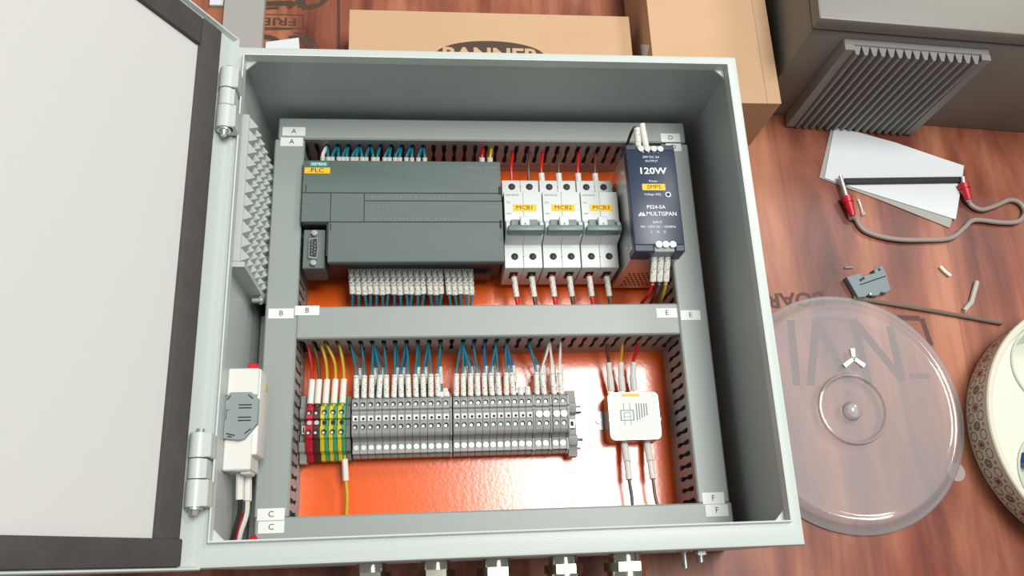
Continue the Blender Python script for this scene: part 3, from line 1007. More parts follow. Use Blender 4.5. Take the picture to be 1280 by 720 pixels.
gprof = [(0.0835, 0.0245), (0.0835, 0.0330), (0.0860, 0.0345), (0.0860, 0.0400), (0.0955, 0.0400), (0.0975, 0.0440), (0.0985, 0.0500), (0.1010, 0.0520), (0.1160, 0.0540),
         (0.1170, 0.0520), (0.1190, 0.0520), (0.1200, 0.0545), (0.1280, 0.0540), (0.1298, 0.0500), (0.1298, 0.0420), (0.1340, 0.0400), (0.1340, 0.0245)]
sprof = [(0.0820, 0.0245), (0.0820, 0.0340), (0.0870, 0.0360), (0.0885, 0.0440), (0.0975, 0.0470), (0.0985, 0.0500), (0.1080, 0.0510), (0.1090, 0.0480), (0.1130, 0.0480),
         (0.1140, 0.0510), (0.1240, 0.0500), (0.1255, 0.0460), (0.1330, 0.0440), (0.1345, 0.0245)]


def slot_screw(x, y, z, r, parent, name='screw', n_z=0.0004):
    o = part(name, MB().cyl((x, y, z - 0.0004), (x, y, z + n_z), r, seg=10), 'metal', parent)
    return o


def small_terminal(x0, x1, colour, label, stripe=None):
    tb = thing('terminal_block', label, 'terminal block', ((x0 + x1) / 2, RY, ZP + 0.0075), 'terminal blocks on the lower rail')
    xm = (x0 + x1) / 2 if stripe else x1
    part('body', MB().prism(sprof, 'x', x0 + 0.0001, xm, 0.0002), colour, tb)
    if stripe:
        part('coloured_half', MB().prism(sprof, 'x', xm, x1 - 0.0001, 0.0002), stripe, tb)
    xc = (x0 + x1) / 2
    for yy, zz in ((0.1030, 0.0505), (0.1190, 0.0504)):
        part('screw_hole', MB().cyl((xc, yy, zz - 0.001), (xc, yy, zz + 0.0004), 0.0022, seg=12), 'hole', tb)
        slot_screw(xc - 0.0004, yy - 0.0006, zz + 0.0004, 0.0012, tb)
    if not stripe:
        part('bridge_screw', MB().cyl((xc, 0.1110, 0.0475), (xc, 0.1110, 0.0490), 0.0019, seg=10), 'metal', tb)
    else:
        part('bridge_hole', MB().cyl((xc, 0.1110, 0.0475), (xc, 0.1110, 0.0484), 0.0019, seg=10), 'hole', tb)
    return tb


small_terminal(-0.1534, -0.1478, 'red_term', 'crimson terminal block at the left end of the lower rail')
small_terminal(-0.1477, -0.1421, 'brown_term', 'dark brown terminal block beside the crimson one')
for k in range(3):
    small_terminal(-0.1420 + k * 0.0069, -0.1420 + (k + 1) * 0.0069 - 0.0002, 'yel_term',
                   ['yellow and green earth terminal beside the brown one', 'middle one of the three yellow and green earth terminals',
                    'yellow and green earth terminal nearest the grey terminals'][k], 'grn_term')
pe = solo('end_plate', MB().prism(sprof, 'x', -0.1212, -0.1178), 'term_dark', (-0.1195, RY, ZP + 0.0075),
          'dark grey end plate between green earth terminals and grey terminals', 'end plate')

# grey two-level terminals, in four runs
runs = [(-0.1166, 13, 0.00613, 'first'), (-0.0342, 11, 0.00602, 'second'), (0.0338, 2, 0.0062, 'led'), (0.0484, 2, 0.0062, 'led')]
term_x = []


def grey_terminal(x0, w, label, led):
    tb = thing('terminal_block', label, 'terminal block', (x0 + w / 2, RY, ZP + 0.0075), 'terminal blocks on the lower rail')
    xc = x0 + w / 2
    part('body', MB().prism(gprof, 'x', x0 + 0.00012, x0 + w - 0.00012, 0.00018), 'term', tb)
    part('screw_hole', MB().cyl((xc, 0.1240, 0.0535), (xc, 0.1240, 0.05455), 0.0020, seg=12), 'hole', tb)
    slot_screw(xc - 0.0004, 0.1234, 0.0546, 0.00115, tb)
    part('screw_hole', MB().cyl((xc, 0.1060, 0.0515), (xc, 0.1060, 0.0530), 0.0020, seg=12), 'hole', tb)
    slot_screw(xc - 0.0004, 0.1054, 0.0531, 0.00115, tb)
    if led:
        part('round_marker', MB().cyl((xc, 0.1130, 0.0530), (xc, 0.1130, 0.0548), 0.0029, seg=16), 'white_plastic', tb, 'round white marker')
    else:
        part('marker_square', MB().box(xc - 0.0021, xc + 0.0021, 0.1105, 0.1148, 0.0525, 0.0545, 0.0002), 'tag', tb)
        part('marker_hole', MB().cyl((xc + 0.0004, 0.1122, 0.0545), (xc + 0.0004, 0.1122, 0.0547), 0.0012, seg=10), 'hole', tb)
    part('lower_screw', MB().cyl((xc, 0.0910, 0.0398), (xc, 0.0910, 0.0406), 0.0021, seg=12)
         .box(xc - 0.0018, xc + 0.0018, 0.0908, 0.0912, 0.0406, 0.0408), 'metal', tb)
    return tb


gi = 0
for (xs, n, w, kind) in runs:
    proto = None
    for i in range(n):
        if kind == 'led':
            lb = 'grey terminal with round white marker, %s of four from the left' % ORD[(0 if xs < 0.04 else 2) + i]
        else:
            lb = 'grey two-level terminal, %s from the left in the %s run' % (ORD[i], 'longer left' if kind == 'first' else 'shorter right')
        if proto is None:
            proto = grey_terminal(xs, w, lb, kind == 'led')
            pl0 = Vector(proto.location)
        else:
            dup(proto, pl0 + Vector((i * w, 0, 0)), lb)
        term_x.append((xs + (i + 0.5) * w, kind))
    xe = xs + n * w
    lbp = {13: 'thin grey end plate dividing the two long terminal runs', 11: 'thin grey end plate right of the shorter grey terminal run'}.get(
        n, 'thin grey end plate between the pairs of white-marked terminals' if xs < 0.04 else 'thin grey end plate closing the terminal row on the right')
    solo('end_plate', MB().prism([(y - (0.0005 if y < RY else -0.0006), z + 0.0004) for y, z in gprof], 'x', xe + 0.0001, xe + 0.0017), 'term', (xe + 0.0009, RY, ZP + 0.0075), lbp, 'end plate',
         'terminal end plates')
ec = end_clamp(0.0628, 0.0705, 'grey end clamp at the right end of the terminal row')
for yy in (0.0935, 0.1210):
    part('side_pin', MB().cyl((0.0700, yy, 0.040), (0.0745, yy, 0.040), 0.0008, seg=8), 'dull_metal', ec)
# marker carriers along the upper edge
for i, (xx, lb) in enumerate(((-0.0445, 'small white marker clip above the end of the long grey run'),)):
    solo('marker_clip', MB().box(xx, xx + 0.0075, 0.1300, 0.1350, 0.0400, 0.0470, 0.0004), 'sleeve', (xx, 0.132, 0.042), lb, 'marker clip')

# wires into the terminals
PITCH = 0.0094
S0 = -0.16 + ((0.1568 + 0.16) - (int((0.1568 + 0.16) / PITCH) - 1) * PITCH) / 2 - PITCH / 2


def slot_x(x):
    return S0 + round((x - S0) / PITCH) * PITCH


wn = 0
for k, (x, kind) in enumerate(term_x):
    if k in (12,) or (kind == 'second' and k in (22, 23)):
        sleeves_only = True
    else:
        sleeves_only = False
    tgt = slot_x(x + random.uniform(-0.003, 0.003)) + random.uniform(-0.0008, 0.0008)
    jx = random.uniform(-0.0008, 0.0008)
    white = kind == 'led' and k >= 25
    c = 'white_wire' if white else ('teal_wire' if random.random() < 0.9 else 'blue_wire')
    cn = c.split('_')[0]
    if sleeves_only:
        m_ = [(x, 0.1280, 0.044), (x, 0.1320, 0.046), (x, 0.1370, 0.046)]
        solo('marker_sleeve', MB().cyl((x, 0.1302, 0.0465), (x + jx, 0.1375, 0.0450), 0.0024, seg=10), 'sleeve_print', (x, 0.13, 0.045),
             'short loose white sleeve above grey terminal %s from the left' % ORD[k], 'wire marker')
        continue
    wire([(x, 0.1265, 0.048), (x, 0.1360, 0.047), (x + jx, 0.1520, 0.044), (x * 0.5 + tgt * 0.5, 0.1650, 0.048), (tgt, 0.1765, 0.052)], c,
         'sleeved %s wire entering the grey terminal %s from the left' % (cn, ORD[k]),
         [((x, 0.1302, 0.0475), (x + jx, 0.1500, 0.0445), 0.0023)], 0.00105, 'wires above the terminals', sleeve_mat='sleeve_print')
    wn += 1
    # a second wire reaches the lower level behind the first
    if k % 3 != 1 or kind == 'led':
        x2 = x + 0.0026
        tgt2 = tgt + random.uniform(-0.0012, 0.0012)
        wire([(x2, 0.1320, 0.036), (x2, 0.1450, 0.035), (x2 + jx, 0.1590, 0.036), (x2 * 0.5 + tgt2 * 0.5, 0.1680, 0.040), (tgt2, 0.1765, 0.044)],
             c if not white else 'white_wire', 'rear sleeved %s wire behind the grey terminal %s from the left' % (cn, ORD[k]),
             [((x2, 0.1440, 0.0352), (x2 + jx, 0.1585, 0.0362), 0.0021)], 0.00105, 'wires above the terminals', sleeve_mat='sleeve_print')

for (x, c, nm, x2, end) in ((-0.1506, 'red_wire', 'red wire entering the crimson terminal', -0.1540, 0.1775), (-0.1449, 'brown_wire', 'brown wire entering the dark brown terminal', -0.1500, 0.1775),
                       (-0.1385, 'yel_wire', 'yellow green wire entering the earth terminal beside the brown one', -0.1435, 0.1775),
                       (-0.1316, 'yel_wire', 'yellow green wire entering the middle earth terminal', -0.1395, 0.1775),
                       (-0.1247, 'yel_wire', 'yellow green wire entering the earth terminal nearest the grey run', -0.1285, 0.1775)):
    wire([(x, 0.1240, 0.048), (x, 0.1330, 0.0475), (x + 0.0006, 0.1475, 0.046), (x - 0.0005, 0.1620, 0.050), (x2, end, 0.054)], c, nm + ' from above',
         [((x, 0.1265, 0.0480), (x + 0.0006, 0.1470, 0.0460), 0.0026)], 0.0013, 'wires above the coloured terminals')
a = at(431, 566, 0.030)
b = at(434, 643, 0.020)
wire([(-0.1232, 0.0860, 0.036), (-0.1225, 0.0790, 0.034), (-0.1218, 0.066, 0.032), (-0.1205, 0.0520, 0.032), (-0.1212, 0.0330, 0.030)], 'yel_wire',
     'yellow green earth wire running down to the bottom duct', [((-0.1230, 0.0830, 0.0350), (-0.1219, 0.0660, 0.0320), 0.0025)], 0.0013)

# ------------------------------------------------------------------ mains filter
FX0, FX1, FY0, FY1, FZ = 0.0985, 0.1440, 0.0915, 0.1335, 0.038
ft = thing('mains_filter', 'square bright metal mains filter with white label on the orange plate', 'filter', ((FX0 + FX1) / 2, 0.1125, ZP))


def rrect(x0, x1, y0, y1, r, n=4):
    out = []
    for cx_, cy_, a0 in ((x1 - r, y1 - r, 0), (x0 + r, y1 - r, 90), (x0 + r, y0 + r, 180), (x1 - r, y0 + r, 270)):
        for i in range(n + 1):
            t_ = math.radians(a0 + 90 * i / n)
            out.append((cx_ + r * math.cos(t_), cy_ + r * math.sin(t_)))
    return out


part('can', MB().prism(rrect(FX0, FX1, FY0, FY1, 0.005), 'z', ZP, FZ, 0.0006), 'dull_metal', ft)
part('label_face', MB().prism(rrect(FX0 + 0.0016, FX1 - 0.0016, FY0 + 0.0016, FY1 - 0.0016, 0.004), 'z', FZ, FZ + 0.0004), 'tag', ft, 'white printed label')
part('yellow_stripe', MB().box(FX0 + 0.013, FX0 + 0.028, FY1 - 0.0042, FY1 - 0.0018, FZ + 0.0004, FZ + 0.0006), 'yellow_label', ft)
m = MB()
lx, ly = FX0 + 0.0105, FY0 + 0.013
for (a, b_, c, d) in ((0, 0.0008, 0.004, 0.013), (0.011, 0.0118, 0.004, 0.013), (0.0005, 0.0115, 0.0040, 0.0046), (0.0005, 0.0115, 0.0124, 0.0130),
                      (0.003, 0.0034, 0.0, 0.004), (0.0085, 0.0089, 0.0, 0.004), (0.003, 0.0034, 0.013, 0.019), (0.0085, 0.0089, 0.013, 0.019), (0.003, 0.0089, 0.0070, 0.0074),
                      (0.003, 0.0034, 0.0055, 0.0110), (0.0085, 0.0089, 0.0055, 0.0110), (0.003, 0.0089, 0.0106, 0.0110)):
    m.box(lx + a, lx + b_, ly + c, ly + d, FZ + 0.0004, FZ + 0.0006)
for i in range(5):
    m.box(lx + 0.0140 + i * 0.0022, lx + 0.0148 + i * 0.0022, ly + 0.004 + i * 0.001, ly + 0.0185, FZ + 0.0004, FZ + 0.0006)
part('circuit_print', m, 'faint', ft)
for s, x0, x1 in ((-1, FX0 - 0.0090, FX0 + 0.001), (1, FX1 - 0.001, FX1 + 0.0055)):
    part('mounting_ear', MB().prism(rrect(x0, x1, 0.1045, 0.1205, 0.002, 2), 'z', ZP, ZP + 0.0012), 'dull_metal', ft)
    part('ear_screw', MB().cyl(((x0 + x1) / 2 + s * 0.0012, 0.1125, ZP + 0.0012), ((x0 + x1) / 2 + s * 0.0012, 0.1125, ZP + 0.0035), 0.0030, 0.0024, seg=12), 'metal', ft)
up = [(0.1050, 'brown_wire', 'brown'), (0.1150, 'yel_wire', 'yellow green'), (0.1255, 'red_wire', 'red')]
for i, (x, c, nm) in enumerate(up):
    part('tab', MB().box(x - 0.0016, x + 0.0016, FY1 - 0.001, FY1 + 0.0050, 0.0275, 0.0285), 'metal', ft)
    wire([(x, FY1 + 0.0035, 0.028), (x - 0.001, FY1 + 0.0150, 0.031), (x - 0.002 + 0.001 * i, FY1 + 0.0290, 0.035), (x - 0.004 + 0.003 * i, FY1 + 0.0350, 0.041), (x - 0.004 + 0.0035 * i, 0.1770, 0.046)], c,
         nm + ' sleeved wire rising from the mains filter', [((x, FY1 + 0.0030, 0.0280), (x - 0.001, FY1 + 0.0150, 0.0310), 0.0031),
                                                            ((x - 0.001, FY1 + 0.0150, 0.0310), (x - 0.002 + 0.001 * i, FY1 + 0.0270, 0.0345), 0.0026)], 0.0014,
         'mains filter wires', sleeve_mat='sleeve')
for i, (x, c, nm) in enumerate(((0.1130, 'black_wire', 'black'), (0.1330, 'brown_wire', 'dark red'))):
    part('tab', MB().box(x - 0.0016, x + 0.0016, FY0 - 0.0050, FY0 + 0.001, 0.0275, 0.0285), 'metal', ft)
    wire([(x, FY0 - 0.0035, 0.028), (x, FY0 - 0.0170, 0.032), (x + 0.0005 * i, FY0 - 0.0330, 0.034), (x + 0.001, FY0 - 0.0450, 0.034), (x + 0.001 + 0.002 * i, 0.0330, 0.034)], c,
         nm + ' sleeved wire dropping from the mains filter to the bottom duct', [((x, FY0 - 0.0010, 0.0270), (x, FY0 - 0.0170, 0.0320), 0.0031), ((x, FY0 - 0.0170, 0.0320), (x + 0.0004 * i, FY0 - 0.0320, 0.0340), 0.0027)], 0.0014,
         'mains filter wires', sleeve_mat='sleeve')

# ------------------------------------------------------------------ thermostat on the left wall
TX0, TX1 = -0.1984, -0.1757
tz0, tz1 = 0.094, 0.130
th_ = thing('mounted_module', 'white module with grey octagonal face fixed to the left cabinet wall', 'module', (-0.1985, 0.10, 0.112))
part('housing', MB().box(TX0, TX1, 0.0760, 0.1385, tz0, tz1 - 0.004, 0.0012, 2), 'white_plastic', th_)
part('upper_housing', MB().box(TX0, TX1 - 0.0010, 0.1180, 0.1380, tz1 - 0.0045, tz1, 0.0008), 'white_plastic', th_)
part('lower_housing', MB().box(TX0, TX1 - 0.0035, 0.0650, 0.0950, 0.100, tz1 - 0.001, 0.0010), 'white_plastic', th_)
face = [(TX0, 0.0870), (TX0 + 0.0110, 0.0855), (TX0 + 0.0150, 0.0865), (TX1 - 0.0008, 0.0960), (TX1 + 0.0004, 0.0970), (TX1 + 0.0004, 0.1150), (TX1 - 0.0050, 0.1200), (TX0 + 0.0030, 0.1200), (TX0, 0.1160)]
fc = part('dial_face', MB().prism(face, 'z', tz1 - 0.002, tz1 + 0.0022, 0.0004), 'grey_face', th_, 'grey octagonal face with slots')
m = MB()
for yy in (0.0995, 0.1018, 0.1085, 0.1107):
    m.box(TX0 + 0.0095, TX0 + 0.0185, yy - 0.0004, yy + 0.0004, tz1 + 0.0021, tz1 + 0.0024)
m.box(TX0 + 0.0010, TX0 + 0.0014, 0.1000, 0.1075, tz1 + 0.0021, tz1 + 0.0024)
m.box(TX0 + 0.0010, TX0 + 0.0035, 0.1071, 0.1075, tz1 + 0.0021, tz1 + 0.0024)
part('slots', m, 'hole', fc)
m = MB()
for (xa_, ya_, xb_, yb_) in ((TX0 + 0.002, 0.0905, TX0 + 0.008, 0.0890), (TX0 + 0.003, 0.0885, TX0 + 0.006, 0.0880), (TX1 - 0.008, 0.0900, TX1 - 0.0040, 0.0935), (TX1 - 0.0070, 0.1180, TX1 - 0.0035, 0.1150),
                             (TX0 + 0.001, 0.1145, TX0 + 0.0035, 0.1175)):
    d = Vector((xb_ - xa_, yb_ - ya_)).normalized()
    nn = Vector((-d.y, d.x)) * 0.0004
    p_, q_ = Vector((xa_, ya_)), Vector((xb_, yb_))
    m.prism([tuple(p_ + nn), tuple(p_ - nn), tuple(q_ - nn), tuple(q_ + nn)], 'z', tz1 + 0.0021, tz1 + 0.0024)
part('slots', m, 'hole', fc)
part('cable_clamp', MB().box(TX1 - 0.0115, TX1 - 0.0045, 0.0628, 0.0720, 0.104, 0.124, 0.0015, 2), 'white_plastic', th_)
part('red_tab', MB().box(TX1 - 0.0105, TX1 - 0.0035, 0.1384, 0.1432, 0.108, 0.124, 0.0006), 'plug_red', th_, 'small red tab')
part('yellow_mark', MB().box(TX1 - 0.0001, TX1 + 0.0002, 0.1260, 0.1310, 0.100, 0.108), 'yel_term', th_)
tw = [('black_wire', 'black', -0.1895), ('white_wire', 'white', -0.1860), ('green_wire', 'green', -0.1870)]
for i, (c, nm, x) in enumerate(tw):
    zz = 0.112 - i * 0.008
    wire([(x, 0.0660, zz), (x + 0.0004, 0.0520, zz - 0.002), (x, 0.0380, zz - 0.006), (x - 0.0035 - 0.0005 * i, 0.0250, zz - 0.009), (x - 0.0065, 0.0160, zz - 0.014)], c,
         nm + ' sleeved wire hanging from the white wall module', [((x, 0.0650, zz), (x + 0.0003, 0.0470, zz - 0.003), 0.0028)], 0.0017, 'wall module wires')
wire([(-0.1905, 0.0380, 0.084), (-0.1935, 0.0260, 0.086), (-0.1955, 0.0150, 0.080)], 'red_wire', 'thick red wire in the lower left cabinet corner', (), 0.0028, seg=8)
wire([(-0.1800, 0.0215, 0.086), (-0.1860, 0.0180, 0.086), (-0.1930, 0.0130, 0.078)], 'red_wire', 'red wire leaving the bottom duct at its left end', (), 0.0024, seg=8)

# ------------------------------------------------------------------ cable glands along the bottom wall
gl = [(465, 0.0145), (545, 0.0145), (620, 0.0150), (703, 0.0145), (780, 0.0165)]
for k, (u, r) in enumerate(gl):
    x = at(u, 714, 0.085).x
    zc = 0.092
    g = thing('cable_gland', 'nickel cable gland under the cabinet bottom wall, %s from the left' % ORD[k], 'cable gland', (x, 0, zc), 'cable glands below the cabinet')
    part('thread_collar', MB().cyl((x, -0.0002, zc), (x, -0.0060, zc), r * 0.74, seg=24), 'brass', g)
    part('lock_nut', MB().cyl((x, -0.0060, zc), (x, -0.0125, zc), r, seg=6), 'brass', g)
    part('dome_nut', MB().cyl((x, -0.0125, zc), (x, -0.0200, zc), r * 0.86, r * 0.86, seg=24).cyl((x, -0.0200, zc), (x, -0.0245, zc), r * 0.9, r * 0.6, seg=20), 'brass', g)
    part('rubber_seal', MB().cyl((x, -0.0240, zc), (x, -0.0250, zc), r * 0.55, seg=16), 'hole', g)
x = at(865, 694, 0.10).x
e = thing('earth_stud', 'small earth stud with nut at the right of the cable glands', 'stud', (x, 0, 0.12))
part('nut', MB().cyl((x, -0.0002, 0.12), (x, -0.0035, 0.12), 0.0055, seg=6), 'dull_metal', e)
part('bolt', MB().cyl((x, -0.0035, 0.12), (x, -0.0085, 0.12), 0.0028, seg=12), 'dull_metal', e)
x = at(846, 697, 0.10).x
e = thing('earth_bolt', 'thin bolt between the last gland and the earth stud', 'bolt', (x, 0, 0.12))
part('bolt', MB().cyl((x, -0.0002, 0.12), (x, -0.0120, 0.12), 0.0022, seg=12), 'dull_metal', e)
part('washer', MB().cyl((x, -0.0002, 0.12), (x, -0.0012, 0.12), 0.0045, seg=14), 'dull_metal', e)

# ------------------------------------------------------------------ cartons behind the cabinet
c1 = thing('cardboard_box', 'low tan cardboard box with black oval BANNER emblem behind the cabinet', 'box', (0.01, 0.45, 0))
bz = 0.050
c1x0, c1x1, c1y0, c1y1 = -0.1270, 0.1470, 0.394, 0.509
part('carton', MB().box(c1x0, c1x1, c1y0, c1y1, 0, bz - 0.0008, 0.0006), 'carton_side', c1)
part('flap', MB().box(c1x0, c1x1, c1y0, 0.4505, bz - 0.0008, bz), 'carton', c1)
part('flap', MB().box(c1x0, c1x1, 0.4509, c1y1, bz - 0.0008, bz), 'carton', c1)
oc = Vector((0.0075, 0.4600, bz))
ov = [(oc.x + 0.0530 * math.cos(2 * math.pi * i / 48), oc.y + 0.0170 * math.sin(2 * math.pi * i / 48)) for i in range(48)]
em = part('oval_emblem', MB().prism(ov, 'z', bz, bz + 0.0002), 'carton_ink', c1, 'dark oval emblem')
lettering('BANNER', 0.0200, (oc.x, oc.y + 0.0010, bz + 0.0003), 'carton', em, sx=1.2, bold=0.0006)

c2 = thing('cardboard_box', 'taller plain cardboard box between the BANNER box and the grey enclosure', 'box', (0.217, 0.48, 0))
c2x0, c2x1, c2y0, c2y1, cz = 0.1575, 0.2760, 0.3945, 0.60, 0.080
part('carton', MB().box(c2x0, c2x1, c2y0, c2y1, 0, cz - 0.0008, 0.0006), 'carton_side', c2)
part('flap', MB().box(c2x0, (c2x0 + c2x1) / 2 + 0.0457, c2y0, c2y1, cz - 0.0008, cz), 'carton', c2)
part('flap', MB().box((c2x0 + c2x1) / 2 + 0.0460, c2x1, c2y0, c2y1, cz - 0.0008, cz), 'carton', c2)
m = MB()
m.prism([(0.440, 0.046), (0.480, 0.046), (0.460, 0.074)], 'x', c2x0 - 0.0003, c2x0)
part('triangle_mark', m, 'paper', c2, 'white triangle mark')

# grey sheet and white scrap behind the hinge corner
solo('grey_board', MB().box(-0.2560, -0.2165, 0.470, 0.600, 0.0003, 0.0100, 0.0006), 'paper_grey', (-0.236, 0.53, 0), 'grey flat board lying behind the hinge corner of the cabinet', 'board')
solo('white_strip', MB().box(-0.2720, -0.2585, 0.545, 0.640, 0.0003, 0.0040, 0.0004), 'paper', (-0.265, 0.6, 0), 'white strip beside the grey flat board', 'strip')
solo('white_scrap', MB().prism([(-0.2140, 0.470), (-0.1785, 0.470), (-0.1820, 0.5090), (-0.2140, 0.5030)], 'z', 0.0003, 0.0030), 'paper', (-0.196, 0.49, 0),
     'white paper scrap showing just above the cabinet top edge', 'paper')

# ------------------------------------------------------------------ second enclosure, top right
EN = thing('grey_enclosure', 'grey metal enclosure with ribbed filter grille at the upper right', 'enclosure', (0, 0, 0))
EW, EL, EH = 0.42, 0.30, 0.155
part('case', MB().box(0, EW, 0, EL, 0, EH - 0.0125, 0.0015, 2), 'encl_shaded', EN)
part('seam_strip', MB().box(0.003, EW - 0.003, 0.0025, EL - 0.003, EH - 0.0125, EH - 0.0095), 'gasket', EN)
part('lid_door', MB().box(-0.0015, EW + 0.0015, -0.0015, EL, EH - 0.0095, EH + 0.006, 0.0022, 2), 'encl_shaded', EN)
gx0, gx1, gz0, gz1 = 0.0330, 0.1690, 0.0025, 0.1350
gf = part('filter_grille', MB().box(gx0, gx1, -0.0060, 0, gz0, gz1, 0.0008), 'grille', EN, 'ribbed grey filter grille')
part('grille_edge', MB().prism([(-0.0140, gz0), (-0.0060, gz0), (-0.0060, gz1), (-0.0120, gz1)], 'x', gx0, gx0 + 0.0085), 'grille', gf)
part('grille_edge', MB().prism([(-0.0140, gz0), (-0.0060, gz0), (-0.0060, gz1), (-0.0120, gz1)], 'x', gx1 - 0.0085, gx1), 'grille', gf)
nf = 15
fw = (gx1 - gx0 - 0.017) / nf
rb = None
for i in range(nf):
    if rb is None:
        xx = gx0 + 0.0085
        rb = part('rib', MB().prism([(xx, -0.0060), (xx + fw * 0.95, -0.0060), (xx + fw * 0.60, -0.0150), (xx + fw * 0.25, -0.0150)], 'z', gz0, gz1 - 0.002), 'grille', gf)
    else:
        repeat(rb, (i * fw, 0, 0))
EN.location = (0.2835, 0.4310, 0)
EN.rotation_euler = (0, 0, math.radians(-3.6))

# ------------------------------------------------------------------ papers, test lead and rod on the table
solo('paper_sheet', MB().prism([(at(u, v, 0.001).x, at(u, v, 0.001).y) for u, v in ((1039, 159), (1070, 166), (1120, 180), (1205, 207), (1202, 228), (1187, 285), (1105, 252), (1024, 222))], 'z', 0.0002, 0.0014), 'paper_grey', (0.42, 0.35, 0),
     'grey-white card lying under the folded white paper', 'paper')
solo('folded_paper', MB().prism([(at(u, v, 0.003).x, at(u, v, 0.003).y) for u, v in ((1043, 159), (1073, 165), (1120, 178), (1205, 207), (1203, 226), (1195, 274), (1060, 232), (1031, 222))], 'z', 0.0015, 0.0026), 'paper', (0.43, 0.36, 0),
     'white folded paper below the ribbed grille', 'paper')
a, b = at(1056, 226, 0.006), at(1206, 224, 0.006)
d = (b - a).normalized()
nn = Vector((-d.y, d.x, 0)) * 0.0032
solo('dark_stick', MB().prism([tuple((p_)[:2]) for p_ in (a + nn, a - nn, b - nn, b + nn)], 'z', 0.0027, 0.0062, 0.0006), 'rod', (0.43, 0.355, 0.0027),
     'straight dark flat stick lying across the white paper', 'stick')
ld = thing('test_lead', 'grey test lead with two red banana plugs looping past the white paper', 'test lead', (0.45, 0.32, 0))
path = [(1069, 272), (1078, 286), (1095, 294), (1120, 299), (1150, 300), (1187, 298), (1205, 285), (1218, 275), (1250, 278), (1272, 277), (1281, 266), (1275, 254), (1262, 250), (1245, 257), (1228, 262), (1216, 258), (1209, 250)]
part('cable', MB().tube([at(u, v, 0.0035) for u, v in path], 0.0024, seg=8), 'cable_grey', ld)
for (t0, t1, t2, t3) in (((1049, 221), (1058, 246), (1066, 270), (1069, 274)), ((1202, 222), (1204, 230), (1211, 250), (1210, 252))):
    pr = [at(*p_, 0.0068) for p_ in (t0, t1, t2, t3)]
    part('plug_tip', MB().cyl(pr[0] + Vector((0, 0, 0.002)), pr[1], 0.0022, 0.0024, seg=12), 'metal', ld)
    m = MB()
    d = (pr[2] - pr[1])
    m.cyl(pr[1], pr[1] + d * 0.3, 0.0058, 0.0052, seg=14).cyl(pr[1] + d * 0.3, pr[1] + d * 0.38, 0.0040, 0.0040, seg=14).cyl(pr[1] + d * 0.36, pr[2], 0.0050, 0.0028, seg=14)
    part('plug_grip', m, 'plug_red', ld)
    part('strain_tip', MB().cyl(pr[2], at(*t3, 0.004), 0.0026, 0.0022, seg=10), 'cable_grey', ld)
cp = [at(1073, 250, 0.001), at(1078, 266, 0.001)]
solo('clear_clip', MB().tube([cp[0], (cp[0] + cp[1]) / 2, cp[1]], 0.0012, seg=6).cyl(cp[1], cp[1] + Vector((0.001, -0.003, 0)), 0.0024, seg=8), 'haze', cp[0],
     'tiny clear clip beside the left red plug', 'clip')

a, b = at(1066, 372, 0.002), at(1252, 404, 0.002)
solo('plastic_strip', MB().tube([a, (a + b) / 2 + Vector((0, 0.0006, 0)), b], 0.0022, seg=8), 'tie', a, 'long thin brown strip lying above the clear lid', 'strip')

# loose terminal block on its side
ltb = thing('loose_terminal', 'loose blue-grey terminal block lying on its side on the table', 'terminal block', (0.378, 0.2435, 0))
out = [(1058, 346), (1075, 341), (1078, 345), (1094, 341), (1092, 337), (1103, 331), (1108, 341), (1114, 362), (1108, 366), (1101, 365), (1099, 369), (1091, 370), (1088, 366), (1082, 371), (1073, 372)]
part('body', MB().prism([tuple(at(u, v, 0.007)[:2]) for u, v in out], 'z', 0.0003, 0.0070, 0.0005), 'loose_term', ltb)
a, b = at(1075, 356, 0.0072), at(1107, 345, 0.0072)
m = MB()
m.tube([a, b], 0.0005, seg=5, sub=1)
part('groove', m, 'hole', ltb)
m = MB()
for u, v in ((1076, 350), (1079, 348), (1099, 337)):
    q = at(u, v, 0.0070)
    m.cyl(q, q + Vector((0, 0, 0.0004)), 0.0014, seg=8)
part('screw_holes', m, 'hole', ltb)
q = at(1088, 368, 0.0045)
part('metal_foot', MB().box(q.x - 0.002, q.x + 0.002, q.y - 0.0015, q.y + 0.0015, 0.002, 0.0068, 0.0004), 'metal', ltb)
m = MB()
a, b = at(1056, 334.5, 0.0012), at(1066, 334, 0.0012)
m.cyl(a, b, 0.0011, seg=8)
solo('ferrule', m, 'metal', a, 'tiny bright ferrule above the loose terminal block', 'ferrule')
a, b = at(1175, 333, 0.0018), at(1187, 346, 0.0018)
solo('white_sleeve_scrap', MB().tube([a, a + (b - a) * 0.45, b + Vector((0.001, 0.001, 0))], 0.0018, seg=8), 'sleeve', a, 'short white sleeve scrap lying on the plywood', 'sleeve')
a, b, c_ = at(1221, 352, 0.0022), at(1214, 378, 0.0022), at(1205, 388, 0.0022)
solo('clear_tube', MB().tube([a, b], 0.0024, seg=8, sub=1).cyl(b, c_, 0.0026, 0.0022, seg=8), 'haze', a, 'short bent clear tube beside the long brown strip', 'tube')

